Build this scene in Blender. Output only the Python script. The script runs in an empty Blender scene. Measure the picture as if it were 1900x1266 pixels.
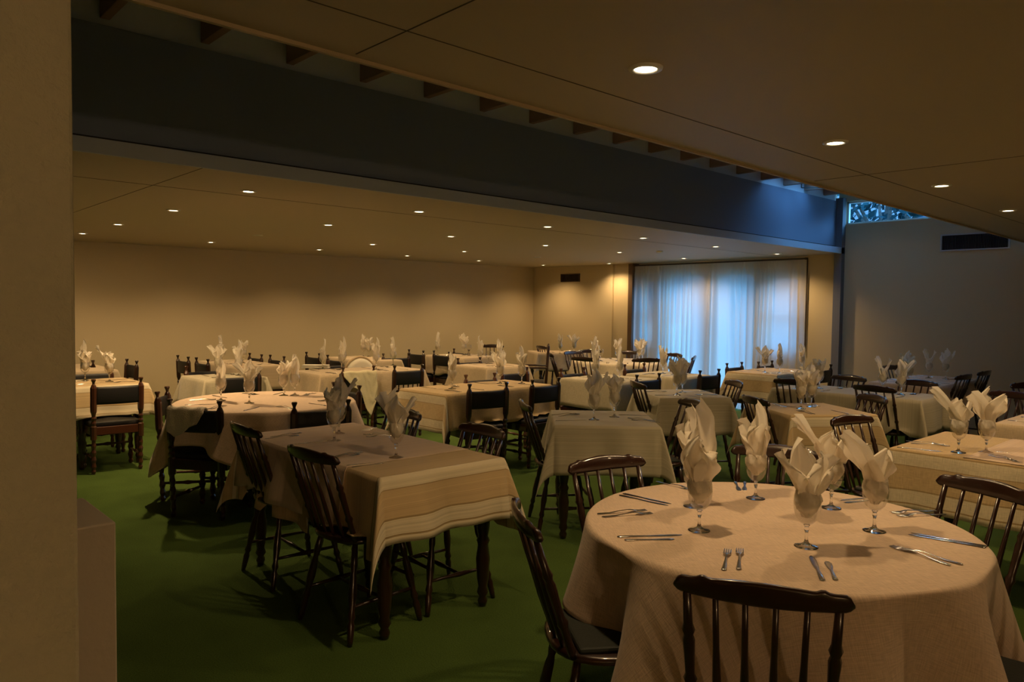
import bpy, bmesh, math, random
from math import sin, cos, pi, radians, degrees, hypot, atan2, sqrt
from mathutils import Vector, Matrix, noise
random.seed(7)
SC = bpy.context.scene
COL = SC.collection

# ------------------------------------------------------------------ camera
F_PX, PITCH, ROLL, YAW, CAM_H = 1392.5, radians(2.48), radians(.735), radians(47.37), 1.5
def level_to_room(v):
    return Vector((v[0]*cos(YAW)-v[1]*sin(YAW), v[0]*sin(YAW)+v[1]*cos(YAW), v[2]))
_f = Vector((0, cos(PITCH), -sin(PITCH))); _r = Vector((1, 0, 0)); _d = Vector((0, -sin(PITCH), -cos(PITCH)))
CF = level_to_room(_f)
CR = level_to_room(cos(ROLL)*_r - sin(ROLL)*_d)
CD = level_to_room(sin(ROLL)*_r + cos(ROLL)*_d)
CAM = Vector((0, 0, CAM_H))
cam_data = bpy.data.cameras.new('camera'); cam = bpy.data.objects.new('camera', cam_data); COL.objects.link(cam)
cam_data.sensor_width = 36; cam_data.lens = F_PX/1900*36; cam_data.clip_start = .05; cam_data.clip_end = 200
m = Matrix.Identity(4)
for i in range(3):
    m[i][0] = CR[i]; m[i][1] = -CD[i]; m[i][2] = -CF[i]; m[i][3] = CAM[i]
cam.matrix_world = m
SC.camera = cam
def at(x, y, z):
    """the point at height z that the photo shows at (x, y)"""
    r = CF + (x-950)/F_PX*CR + (y-633)/F_PX*CD
    return CAM + r*((z-CAM_H)/r.z)
def shown(p):
    v = Vector(p)-CAM; c = v.dot(CF)
    return 950+F_PX*v.dot(CR)/c, 633+F_PX*v.dot(CD)/c

# ------------------------------------------------------------------ world, exposure
SC.view_settings.view_transform = 'Standard'
SC.view_settings.look = 'None'
SC.view_settings.gamma = 1
SC.view_settings.use_curve_mapping = False
SC.view_settings.exposure = 0.0
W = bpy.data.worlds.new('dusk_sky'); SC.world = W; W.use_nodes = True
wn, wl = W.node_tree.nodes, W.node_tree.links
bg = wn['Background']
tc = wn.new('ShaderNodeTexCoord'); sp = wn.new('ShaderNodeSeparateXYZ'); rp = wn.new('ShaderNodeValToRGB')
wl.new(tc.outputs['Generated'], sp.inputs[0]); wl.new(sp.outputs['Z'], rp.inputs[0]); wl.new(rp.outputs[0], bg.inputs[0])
# dusk: dim blue haze low down, brighter open sky above
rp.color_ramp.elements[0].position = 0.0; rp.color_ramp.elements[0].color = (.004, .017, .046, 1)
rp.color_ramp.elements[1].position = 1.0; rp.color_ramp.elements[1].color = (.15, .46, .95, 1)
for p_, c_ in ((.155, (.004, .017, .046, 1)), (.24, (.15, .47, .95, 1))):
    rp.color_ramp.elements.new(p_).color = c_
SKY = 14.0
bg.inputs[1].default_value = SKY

LAMP_W = 47.0
LAMP_COL = (1.0, .665, .33)

# ------------------------------------------------------------------ materials
MATS = {}
def mat(name, col, rough=.6, metal=0, coat=0, spec=.5, bump=None, vary=None, sheen=0):
    """principled material; bump=(scale, strength), vary=(scale, second colour)"""
    if name in MATS: return MATS[name]
    M = bpy.data.materials.new(name); M.use_nodes = True
    n, l = M.node_tree.nodes, M.node_tree.links
    b = n['Principled BSDF']
    b.inputs['Base Color'].default_value = (*col, 1)
    b.inputs['Roughness'].default_value = rough; b.inputs['Metallic'].default_value = metal
    b.inputs['Coat Weight'].default_value = coat; b.inputs['Specular IOR Level'].default_value = spec
    if sheen: b.inputs['Sheen Weight'].default_value = sheen
    if bump or vary:
        t = n.new('ShaderNodeTexCoord')
    if vary:
        nz = n.new('ShaderNodeTexNoise'); nz.inputs['Scale'].default_value = vary[0]; nz.inputs['Detail'].default_value = 5
        l.new(t.outputs['Object'], nz.inputs['Vector'])
        mx = n.new('ShaderNodeMixRGB'); mx.inputs[1].default_value = (*col, 1); mx.inputs[2].default_value = (*vary[1], 1)
        l.new(nz.outputs[0], mx.inputs[0]); l.new(mx.outputs[0], b.inputs['Base Color'])
    if bump:
        nb = n.new('ShaderNodeTexNoise'); nb.inputs['Scale'].default_value = bump[0]; nb.inputs['Detail'].default_value = 6
        l.new(t.outputs['Object'], nb.inputs['Vector'])
        bp = n.new('ShaderNodeBump'); bp.inputs['Strength'].default_value = bump[1]; bp.inputs['Distance'].default_value = .01
        l.new(nb.outputs[0], bp.inputs['Height']); l.new(bp.outputs[0], b.inputs['Normal'])
    MATS[name] = M
    return M

def glow(name, col, strength):
    M = bpy.data.materials.new(name); M.use_nodes = True
    n, l = M.node_tree.nodes, M.node_tree.links
    n.remove(n['Principled BSDF']); e = n.new('ShaderNodeEmission')
    e.inputs[0].default_value = (*col, 1); e.inputs[1].default_value = strength
    l.new(e.outputs[0], n['Material Output'].inputs[0]); MATS[name] = M
    return M

def linen(name, col, band=None, pale=None, line=None):
    """woven cloth; UV holds metres on the cloth: x across, y distance from the end hem"""
    M = bpy.data.materials.new(name); M.use_nodes = True
    n, l = M.node_tree.nodes, M.node_tree.links
    b = n['Principled BSDF']; b.inputs['Roughness'].default_value = .85; b.inputs['Specular IOR Level'].default_value = .15
    b.inputs['Sheen Weight'].default_value = .15
    uv = n.new('ShaderNodeUVMap'); uv.uv_map = 'cloth'
    s = n.new('ShaderNodeSeparateXYZ'); l.new(uv.outputs[0], s.inputs[0])
    # weave: two stretched noises
    def strand(sx, sy):
        mp = n.new('ShaderNodeMapping'); mp.inputs['Scale'].default_value = (sx, sy, 1); l.new(uv.outputs[0], mp.inputs[0])
        z = n.new('ShaderNodeTexNoise'); z.inputs['Scale'].default_value = 1; z.inputs['Detail'].default_value = 3
        l.new(mp.outputs[0], z.inputs['Vector']); return z
    a, c = strand(300, 22), strand(22, 300)
    ad = n.new('ShaderNodeMath'); ad.operation = 'ADD'; l.new(a.outputs[0], ad.inputs[0]); l.new(c.outputs[0], ad.inputs[1])
    r = n.new('ShaderNodeMapRange'); r.inputs[1].default_value = .7; r.inputs[2].default_value = 1.3
    r.inputs[3].default_value = .80; r.inputs[4].default_value = 1.15; l.new(ad.outputs[0], r.inputs[0])
    base = n.new('ShaderNodeRGB'); base.outputs[0].default_value = (*col, 1); src = base.outputs[0]
    if band:
        cr = n.new('ShaderNodeValToRGB'); cr.color_ramp.interpolation = 'CONSTANT'
        els = cr.color_ramp.elements
        els[0].position = 0; els[0].color = (*pale, 1)
        els[1].position = .999; els[1].color = (*col, 1)
        stops = []
        p0 = .03
        stops += [(p0, line), (p0+.006, pale), (p0+.075, line), (p0+.083, col)]
        for q in band: stops += [(q, line), (q+.007, pale), (q+.07, line), (q+.078, col)]
        for p, cc in stops:
            e_ = els.new(p); e_.color = (*cc, 1)
        l.new(s.outputs['Y'], cr.inputs[0]); src = cr.outputs[0]
    mu = n.new('ShaderNodeVectorMath'); mu.operation = 'SCALE'; l.new(src, mu.inputs[0]); l.new(r.outputs[0], mu.inputs['Scale'])
    l.new(mu.outputs[0], b.inputs['Base Color'])
    bp = n.new('ShaderNodeBump'); bp.inputs['Strength'].default_value = .25; bp.inputs['Distance'].default_value = .002
    l.new(ad.outputs[0], bp.inputs['Height']); l.new(bp.outputs[0], b.inputs['Normal'])
    MATS[name] = M
    return M

wood = mat('dark_wood', (.030, .009, .004), .28, coat=.5, bump=(30, .05), vary=(14, (.018, .006, .003)))
redwood = mat('red_brown_wood', (.075, .023, .008), .32, coat=.4, bump=(30, .05), vary=(14, (.05, .016, .007)))
leather = mat('black_leather', (.006, .006, .007), .5, bump=(180, .15))
seat_green = mat('dark_green_pad', (.012, .016, .010), .7, bump=(120, .2))
steel = mat('cutlery_steel', (.55, .55, .55), .18, metal=1)
brass = mat('hinge_brass', (.5, .35, .12), .3, metal=1)
LIN = dict(
  sand=linen('sand_linen', (.54, .43, .29)),
  sandband=linen('banded_linen', (.50, .37, .20), (.235,), (.60, .52, .36), (.32, .23, .11)),
  rose=linen('rose_linen', (.60, .46, .34)),
  grey=linen('grey_linen', (.47, .42, .30)),
  pale=linen('pale_linen', (.66, .57, .42)))
napkin_m = None
def make_napkin_mat():
    M = bpy.data.materials.new('cream_napkin'); M.use_nodes = True
    n, l = M.node_tree.nodes, M.node_tree.links
    b = n['Principled BSDF']; b.inputs['Base Color'].default_value = (.88, .83, .73, 1); b.inputs['Roughness'].default_value = .8
    b.inputs['Specular IOR Level'].default_value = .1
    t = n.new('ShaderNodeBsdfTranslucent'); t.inputs[0].default_value = (.90, .84, .72, 1)
    mx = n.new('ShaderNodeMixShader'); mx.inputs[0].default_value = .3
    l.new(b.outputs[0], mx.inputs[1]); l.new(t.outputs[0], mx.inputs[2]); l.new(mx.outputs[0], n['Material Output'].inputs[0])
    MATS['cream_napkin'] = M; return M
napkin_m = make_napkin_mat()
def make_thin_glass(name, tint, gloss):
    M = bpy.data.materials.new(name); M.use_nodes = True
    n, l = M.node_tree.nodes, M.node_tree.links
    n.remove(n['Principled BSDF'])
    t = n.new('ShaderNodeBsdfTransparent'); t.inputs[0].default_value = (*tint, 1)
    g = n.new('ShaderNodeBsdfGlossy'); g.inputs['Roughness'].default_value = .03; g.inputs[0].default_value = (1, 1, 1, 1)
    w = n.new('ShaderNodeLayerWeight'); w.inputs[0].default_value = .25
    r = n.new('ShaderNodeMapRange'); r.inputs[3].default_value = gloss; r.inputs[4].default_value = .45
    l.new(w.outputs['Facing'], r.inputs[0])
    mx = n.new('ShaderNodeMixShader'); l.new(r.outputs[0], mx.inputs[0]); l.new(t.outputs[0], mx.inputs[1]); l.new(g.outputs[0], mx.inputs[2])
    l.new(mx.outputs[0], n['Material Output'].inputs[0]); MATS[name] = M; return M
bowl_glass = make_thin_glass('goblet_bowl_glass', (.97, .97, .96), .04)
pane_glass = make_thin_glass('window_glass', (.95, .97, .98), .05)
def make_glass():
    M = bpy.data.materials.new('goblet_stem_glass'); M.use_nodes = True
    b = M.node_tree.nodes['Principled BSDF']
    b.inputs['Base Color'].default_value = (1, 1, 1, 1); b.inputs['Roughness'].default_value = .02
    b.inputs['Transmission Weight'].default_value = 1; b.inputs['IOR'].default_value = 1.5
    MATS['stem'] = M; return M
stem_glass = make_glass()
def make_sheer():
    M = bpy.data.materials.new('sheer_curtain_cloth'); M.use_nodes = True
    n, l = M.node_tree.nodes, M.node_tree.links
    n.remove(n['Principled BSDF'])
    d = n.new('ShaderNodeBsdfDiffuse'); d.inputs[0].default_value = (.72, .64, .52, 1)
    t = n.new('ShaderNodeBsdfTranslucent'); t.inputs[0].default_value = (.85, .85, .83, 1)
    tr = n.new('ShaderNodeBsdfTransparent'); tr.inputs[0].default_value = (.9, .9, .9, 1)
    m1 = n.new('ShaderNodeMixShader'); m1.inputs[0].default_value = .5
    l.new(d.outputs[0], m1.inputs[1]); l.new(t.outputs[0], m1.inputs[2])
    m2 = n.new('ShaderNodeMixShader'); m2.inputs[0].default_value = .12
    l.new(m1.outputs[0], m2.inputs[1]); l.new(tr.outputs[0], m2.inputs[2]); l.new(m2.outputs[0], n['Material Output'].inputs[0])
    return M
sheer = make_sheer()
wall_m = mat('beige_plaster', (.60, .50, .32), .85, bump=(90, .12), spec=.2)
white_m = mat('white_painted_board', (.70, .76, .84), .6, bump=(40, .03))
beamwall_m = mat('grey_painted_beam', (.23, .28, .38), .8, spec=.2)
ceil_m = mat('matt_ceiling_board', (.50, .42, .29), .55, spec=.35, bump=(5, .02))
frame_m = mat('brown_window_frame', (.16, .11, .07), .5)

def make_carpet():
    M = bpy.data.materials.new('green_carpet'); M.use_nodes = True
    n, l = M.node_tree.nodes, M.node_tree.links
    b = n['Principled BSDF']; b.inputs['Roughness'].default_value = .95; b.inputs['Specular IOR Level'].default_value = .05
    t = n.new('ShaderNodeTexCoord')
    a = n.new('ShaderNodeTexNoise'); a.inputs['Scale'].default_value = 160; a.inputs['Detail'].default_value = 4
    c = n.new('ShaderNodeTexNoise'); c.inputs['Scale'].default_value = 2.2
    l.new(t.outputs['Object'], a.inputs['Vector']); l.new(t.outputs['Object'], c.inputs['Vector'])
    m1 = n.new('ShaderNodeMixRGB'); m1.inputs[1].default_value = (.038, .072, .017, 1); m1.inputs[2].default_value = (.135, .215, .048, 1)
    l.new(a.outputs[0], m1.inputs[0])
    m2 = n.new('ShaderNodeMixRGB'); m2.blend_type = 'MULTIPLY'; m2.inputs[0].default_value = .5
    l.new(m1.outputs[0], m2.inputs[1]); l.new(c.outputs[0], m2.inputs[2]); l.new(m2.outputs[0], b.inputs['Base Color'])
    bp = n.new('ShaderNodeBump'); bp.inputs['Strength'].default_value = .6; bp.inputs['Distance'].default_value = .006
    l.new(a.outputs[0], bp.inputs['Height']); l.new(bp.outputs[0], b.inputs['Normal'])
    return M
carpet_m = make_carpet()

# ------------------------------------------------------------------ mesh helpers
def finish(name, bm, material, parent=None, smooth=False, loc=None):
    me = bpy.data.meshes.new(name); bmesh.ops.recalc_face_normals(bm, faces=bm.faces); bm.to_mesh(me); bm.free()
    if smooth:
        for p in me.polygons: p.use_smooth = True
    me.materials.append(material)
    o = bpy.data.objects.new(name, me); COL.objects.link(o)
    if parent: o.parent = parent
    if loc is not None: o.location = loc
    return o
def box(bm, x0, x1, y0, y1, z0, z1, bev=0):
    vs = [bm.verts.new((x, y, z)) for x in (x0, x1) for y in (y0, y1) for z in (z0, z1)]
    fs = [bm.faces.new([vs[i] for i in q]) for q in ((0,1,3,2),(4,6,7,5),(0,4,5,1),(2,3,7,6),(0,2,6,4),(1,5,7,3))]
    if bev:
        es = list({e for f in fs for e in f.edges})
        bmesh.ops.bevel(bm, geom=es, offset=bev, segments=2, affect='EDGES', profile=.5)
    return bm
def prism(bm, pts, z0, z1):
    lo = [bm.verts.new((p[0], p[1], z0)) for p in pts]; hi = [bm.verts.new((p[0], p[1], z1)) for p in pts]
    n = len(pts); bm.faces.new(lo[::-1]); bm.faces.new(hi)
    for i in range(n): bm.faces.new((lo[i], lo[(i+1) % n], hi[(i+1) % n], hi[i]))
    return bm
def turned(bm, p0, p1, prof, seg=10):
    """a lathe-turned rod from p0 to p1; prof = [(t 0..1, radius)]"""
    p0, p1 = Vector(p0), Vector(p1); ax = (p1-p0); L = ax.length; ax.normalize()
    a = ax.orthogonal().normalized(); b = ax.cross(a); rings = []
    for t, r in prof:
        c = p0+ax*L*t
        rings.append([bm.verts.new(c+(a*cos(2*pi*k/seg)+b*sin(2*pi*k/seg))*max(r, 1e-4)) for k in range(seg)])
    for q, w in zip(rings, rings[1:]):
        for k in range(seg): bm.faces.new((q[k], q[(k+1) % seg], w[(k+1) % seg], w[k]))
    bm.faces.new(rings[0][::-1]); bm.faces.new(rings[-1])
    return bm
def lathe(bm, prof, seg=20, c=(0, 0)):
    rings = [[bm.verts.new((c[0]+r*cos(2*pi*k/seg), c[1]+r*sin(2*pi*k/seg), z)) for k in range(seg)] for r, z in prof]
    for q, w in zip(rings, rings[1:]):
        for k in range(seg): bm.faces.new((q[k], q[(k+1) % seg], w[(k+1) % seg], w[k]))
    return bm, rings
def BM(): return bmesh.new()

def tag(o, label=None, cat=None, group=None, kind=None):
    if label: o['label'] = label
    if cat: o['category'] = cat
    if group: o['group'] = group
    if kind: o['kind'] = kind
    return o
def empty(name, loc=(0, 0, 0), rz=0):
    o = bpy.data.objects.new(name, None); COL.objects.link(o); o.location = loc; o.rotation_euler = (0, 0, rz); o.empty_display_size = .1
    return o
def copy_tree(o, parent=None):
    c = o.copy(); COL.objects.link(c)
    if parent: c.parent = parent
    for ch in list(KIDS.get(o.name, [])): copy_kids(ch, c)
    return c
KIDS = {}
def register(root):
    """remember a prototype's children so that copying needs no search"""
    for o in [root]+list(root.children_recursive): KIDS[o.name] = list(o.children)
def copy_kids(o, parent):
    c = o.copy(); COL.objects.link(c); c.parent = parent
    for ch in KIDS.get(o.name, []): copy_kids(ch, c)
def struct(name, bm, material, smooth=False):
    return tag(finish(name, bm, material, smooth=smooth), kind='structure')

# ------------------------------------------------------------------ the room
H1 = 2.30                     # low ceilings
XB = -4.55                    # face of the beam wall
def xe(y): return -2.13-.0145*y   # edge of the near ceiling
YE = 10.20                    # end wall
def xl(y): return -11.12+.054*y   # wall at the left

bm = BM(); prism(bm, [(xl(-3)-.5, -3), (4, -3), (4, 11.2), (xl(11)-.5, 11.2)], -.12, 0)
struct('floor', bm, carpet_m)
bm = BM(); prism(bm, [(xl(-3), -3), (XB+.07, -3), (XB+.07, YE), (xl(YE), YE), ], H1, H1+.06)
prism(bm, [(xl(YE), YE), (XB+.07, YE), (XB+.07, YE+.45), (xl(YE), YE+.45)], H1, H1+.06)
low_ceiling = struct('ceiling', bm, ceil_m)
bm = BM(); prism(bm, [(xe(-3), -3), (4, -3), (4, YE), (xe(YE), YE)], H1, H1+.05)
struct('ceiling', bm, ceil_m)
# raised roof between them
SKX0, SKX1, SKY0, SKY1 = -4.34, -3.92, 8.30, 9.35      # unseen roof light, added to throw blue light on the beam
bm = BM(); box(bm, XB-.1, SKX0, -3, YE+.1, 3.2, 3.26); box(bm, SKX1, -1.9, -3, YE+.1, 3.2, 3.26)
box(bm, SKX0, SKX1, -3, SKY0, 3.2, 3.26); box(bm, SKX0, SKX1, SKY1, YE+.1, 3.2, 3.26)
struct('ceiling', bm, white_m)
root = empty('window_9', ((SKX0+SKX1)/2, (SKY0+SKY1)/2, 3.26)); root['kind'] = 'structure'
hx, hy = (SKX1-SKX0)/2, (SKY1-SKY0)/2
bm = BM(); box(bm, -hx, -hx+.04, -hy, hy, 0, .05); box(bm, hx-.04, hx, -hy, hy, 0, .05); box(bm, -hx+.04, hx-.04, -hy, -hy+.04, 0, .05); box(bm, -hx+.04, hx-.04, hy-.04, hy, 0, .05)
finish('window_frame', bm, frame_m, root)
bm = BM(); box(bm, -hx+.03, hx-.03, -hy+.03, hy-.03, .02, .026); finish('window_pane', bm, pane_glass, root)
# narrow edge boards
bm = BM(); box(bm, XB+.07, XB+.09, -3, YE-.02, H1-.005, H1+.075); struct('trim_1', bm, mat('fascia_paint', (.46, .52, .62), .6))
bm = BM(); prism(bm, [(xe(-3)-.015, -3), (xe(-3), -3), (xe(YE), YE), (xe(YE)-.015, YE)], H1-.012, H1+.05); struct('trim_2', bm, mat('edge_board', (.50, .40, .26), .6))
# beam wall with a shadow strip above the fascia
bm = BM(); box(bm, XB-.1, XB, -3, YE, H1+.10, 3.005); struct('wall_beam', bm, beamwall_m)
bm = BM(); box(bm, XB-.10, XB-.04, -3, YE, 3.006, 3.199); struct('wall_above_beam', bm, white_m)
bm = BM(); box(bm, XB-.08, XB+.005, -3, YE, H1+.06, H1+.10); struct('trim_3', bm, mat('shadow_gap_black', (.02, .02, .02), .9))  # solid strip, coloured black to paint the shadow of the gap
bm = BM(); prism(bm, [(xe(-3)+.01, -3), (xe(-3)+.08, -3), (xe(YE)+.08, YE), (xe(YE)+.01, YE)], H1+.05, 3.2); struct('wall_roof_side', bm, white_m)
# ceiling board joints: fine dark lines
jm = mat('joint_line', (.10, .08, .05), .9)
for k, (x0, x1, y0, y1) in enumerate(((-2.12, 4, 1.262, 1.266), (-2.15, 4, 4.462, 4.466), (-1.842, -1.838, -3, 10), (-11, -4.5, 1.66, 1.664), (-5.402, -5.398, -3, 10))):
    bm = BM(); box(bm, x0, x1, y0, y1, H1-.0015, H1+.001); struct('trim_%d' % (10+k), bm, jm)

# walls
bm = BM(); prism(bm, [(xl(-3), -3), (xl(YE+.3), YE+.3), (xl(YE+.3)-.2, YE+.3), (xl(-3)-.2, -3)], 0, H1+.06); struct('wall_left', bm, wall_m)
bm = BM(); box(bm, xl(YE)-.2, -8.57, YE+.08, YE+.5, 0, H1+.06); struct('wall_end_left', bm, wall_m)
bm = BM(); box(bm, -4.98, -4.56, YE+.02, YE+.5, 0, H1+.06); struct('wall_end_right', bm, wall_m)
# end wall beyond the post, with the high window
bm = BM()
box(bm, -4.56, 4, YE, YE+.12, 0, 2.69)
box(bm, -4.56, -4.47, YE, YE+.12, 2.69, 3.26); box(bm, -2.2, 4, YE, YE+.12, 2.69, 3.26); box(bm, -4.47, -2.2, YE, YE+.12, 3.0, 3.26)
endwall = struct('wall_end', bm, wall_m)
# walls behind the camera
bm = BM(); box(bm, xl(-3)-.2, 4.1, -3.1, -3, 0, 3.3); struct('wall_back', bm, wall_m)
bm = BM(); box(bm, 4, 4.1, -3, YE+.2, 0, 3.3); struct('wall_right', bm, wall_m)
# post at the end of the beam
bm = BM(); box(bm, -4.56, -4.46, YE-.1, YE, 0, 3.04); struct('trim_4', bm, mat('post_paint', (.16, .17, .20), .7))
# pillar at the left and the low ledge behind it
pl_m = mat('rough_cast_plaster', (.58, .53, .38), .9, bump=(45, .8), spec=.15)
bm = BM(); box(bm, -1.62, -1.35, -3, .298, 0, H1, .006); struct('wall_near', bm, pl_m)
bm = BM(); box(bm, -2.15, -1.86, -3, .487, 0, 1.0, .004); struct('trim_5', bm, mat('ledge_paint', (.50, .42, .32), .8, bump=(60, .1)))

# rafters under the raised roof
raf_m = mat('pink_primed_rafter', (.42, .28, .22), .8)
RAF = []
for k in range(-1, 17):
    y = 1.17+.54*k
    if y > YE-.1: continue
    bm = BM(); box(bm, XB-.038, -2.19, y-.025, y+.025, 3.05, 3.198, .003)
    o = finish('rafter', bm, raf_m)
    vis = ['first', 'second', 'third', 'fourth', 'fifth', 'sixth', 'seventh', 'eighth', 'ninth', 'tenth', 'eleventh', 'twelfth', 'thirteenth', 'fourteenth', 'fifteenth', 'sixteenth', 'seventeenth', 'eighteenth', 'nineteenth']
    if k < 0: lab = 'pinkish timber rafter under the raised roof, hidden left of the plaster pillar'
    else: lab = 'pinkish timber rafter under the raised roof, %s from the plaster pillar' % vis[k]
    tag(o, lab, 'rafter', 'rafters under the raised roof')
bm = BM(); turned(bm, (XB+.1, 8.9, 3.03), (-3.6, 9.7, 3.03), [(0, .006), (1, .006)]); turned(bm, (-3.6, 9.7, 3.03), (-2.6, 9.0, 3.02), [(0, .006), (1, .006)])
turned(bm, (XB+.1, 8.9, 3.03), (XB+.1, 8.9, 3.2), [(0, .006), (1, .006)])
tag(finish('roof_cable', bm, mat('cable_black', (.02, .02, .02), .6)), 'thin dark cable slung under the raised roof by the high window', 'cable')

# high window
def window(name, x0, x1, y, z0, z1, cols, rows, fm, depth=.06, fw=.035):
    root = empty(name, ((x0+x1)/2, y, z0)); root['kind'] = 'structure'
    w = x1-x0; h = z1-z0
    bm = BM()
    box(bm, -w/2, -w/2+fw, 0, depth, 0, h); box(bm, w/2-fw, w/2, 0, depth, 0, h)
    box(bm, -w/2, w/2, 0, depth, 0, fw); box(bm, -w/2, w/2, 0, depth, h-fw, h)
    for i in range(1, cols): box(bm, -w/2+w*i/cols-.015, -w/2+w*i/cols+.015, .01, depth-.01, 0, h)
    for i in rows: box(bm, -w/2, w/2, .01, depth-.01, h*i-.015, h*i+.015)
    finish('window_frame', bm, fm, root)
    bm = BM(); box(bm, -w/2+.01, w/2-.01, depth/2, depth/2+.005, .01, h-.01); finish('window_pane', bm, pane_glass, root)
    return root
window('window_1', -4.47, -2.2, YE+.05, 2.69, 3.0, 2, (), mat('white_frame', (.7, .75, .8), .5), .05, .025)
# window wall behind the curtain: four openings
YW = YE+.16
OPEN = [(-8.02, -7.72, .95, 2.02), (-7.55, -6.72, .05, 2.10), (-6.58, -5.86, .05, 2.10), (-5.72, -5.16, .95, 2.02)]
bm = BM()
xs = -8.57
for (a, b, z0, z1) in OPEN:
    box(bm, xs, a, YW, YW+.2, 0, H1+.06)
    if z0 > .1: box(bm, a, b, YW, YW+.2, 0, z0)
    box(bm, a, b, YW, YW+.2, z1, H1+.06)
    # softly arched heads
    n = 8; r = (b-a)/2; hh = .10
    for side in (0, 1):
        pts = []
        for i in range(n+1):
            t = i/n
            X = a+t*r if side == 0 else b-t*r
            pts.append((X, z1-hh*(1-sqrt(max(0, 1-(1-t)**2)))))
        for (q, w_) in zip(pts, pts[1:]):
            lo, hi = min(q[0], w_[0]), max(q[0], w_[0]); zz = (q[1]+w_[1])/2
            if z1-zz > .002: box(bm, lo, hi, YW, YW+.2, zz, z1)
    xs = b
box(bm, xs, -4.56, YW, YW+.2, 0, H1+.06)
struct('wall_window', bm, wall_m)
for i, (a, b, z0, z1) in enumerate(OPEN):
    window('window_%d' % (2+i), a, b, YW+.01, z0, z1, 1, ((.52,) if z0 > .1 else ()), frame_m)
bm = BM(); box(bm, -8.14, -8.05, YE-.02, YE+.155, 0, H1-.01); struct('trim_7', bm, mat('brown_reveal', (.13, .075, .04), .6))
bm = BM(); box(bm, -8.569, -8.14, YE+.12, YE+.157, 0, H1+.05); struct('wall_window_left', bm, wall_m)

# curtain rail and curtains
YC = YE+.03
bm = BM(); turned(bm, (-8.12, YC, 2.255), (-4.99, YC-.02, 2.255), [(0, .012), (1, .012)]); box(bm, -8.12, -8.09, YC-.01, YC+.12, 2.24, 2.27); box(bm, -5.02, -4.99, YC-.03, YC+.1, 2.24, 2.27)
tag(finish('curtain_rail', bm, mat('rail_dark', (.05, .035, .025), .5)), 'thin dark rail under the ceiling carrying the sheer curtains', 'curtain rail')
bm = BM(); turned(bm, (-4.975, YC-.04, .95), (-4.975, YC-.04, 2.24), [(0, .011), (1, .011)], 6)
tag(finish('curtain_pull_rod', bm, mat('rail_dark', (.05, .035, .025), .5)), 'dark pull rod hanging at the right side of the curtains', 'curtain rod')
def curtain(x0, x1, label, seed):
    rnd = random.Random(seed); bm = BM(); NX = int((x1-x0)*90); NZ = 30
    ph = [rnd.uniform(0, 6.28) for _ in range(5)]
    grid = []
    for i in range(NX+1):
        u = i/NX; x = x0+(x1-x0)*u
        warp = u*17*(x1-x0)+1.3*sin(u*9+ph[0])+.7*sin(u*21+ph[1])
        row = []
        for j in range(NZ+1):
            v = j/NZ; z = 2.25-2.23*v
            amp = .012+.022*min(1, v*2.2)
            y = YC+amp*sin(warp*2*pi/2.0+.5*v*sin(u*13+ph[2]))+.012*v*sin(u*5*2*pi+ph[3])
            if v < .035: y = YC+.008*sin(warp*2*pi)
            xx = x+.02*v*sin(warp*pi+ph[4])+.03*v*sin(u*7)
            row.append(bm.verts.new((xx, y, z)))
        grid.append(row)
    for i in range(NX):
        for j in range(NZ): bm.faces.new((grid[i][j], grid[i+1][j], grid[i+1][j+1], grid[i][j+1]))
    return tag(finish('sheer_curtain', bm, sheer, smooth=True), label, 'curtain', 'sheer curtains over the end windows')
curtain(-8.04, -6.55, 'left half of the white sheer curtains, glowing blue from the windows', 3)
curtain(-6.60, -5.0, 'right half of the white sheer curtains, glowing blue from the windows', 8)

# vents
def vent(x0, x1, z0, z1, y, slats, label, cm, fm):
    root = empty('air_vent', ((x0+x1)/2, y, z0)); w = x1-x0; h = z1-z0; f = .018
    tag(root, label, 'vent')
    bm = BM(); box(bm, -w/2+f, w/2-f, -.004, -.001, f, h-f); finish('backing', bm, mat('vent_black', (.01, .01, .01), .8), root)
    bm = BM(); box(bm, -w/2, -w/2+f, -.02, 0, 0, h); box(bm, w/2-f, w/2, -.02, 0, 0, h); box(bm, -w/2+f, w/2-f, -.02, 0, 0, f); box(bm, -w/2+f, w/2-f, -.02, 0, h-f, h); finish('vent_frame', bm, fm, root)
    bm = BM()
    for i in range(slats):
        x = -w/2+f+(w-2*f)*(i+.5)/slats; box(bm, x-.003, x+.003, -.018, -.004, f, h-f)
    finish('slats', bm, cm, root)
vent(-3.28, -2.54, 2.27, 2.48, YE, 40, 'long slatted air vent under the high window on the end wall', mat('vent_slat', (.05, .05, .055), .5), mat('vent_frame_grey', (.50, .50, .50), .6))
vent(-9.82, -9.34, 2.01, 2.16, YE+.08, 14, 'small dark air vent in the far corner left of the curtains', mat('vent_slat_brown', (.06, .035, .02), .5), mat('vent_frame_brown', (.06, .035, .02), .5))

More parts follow.
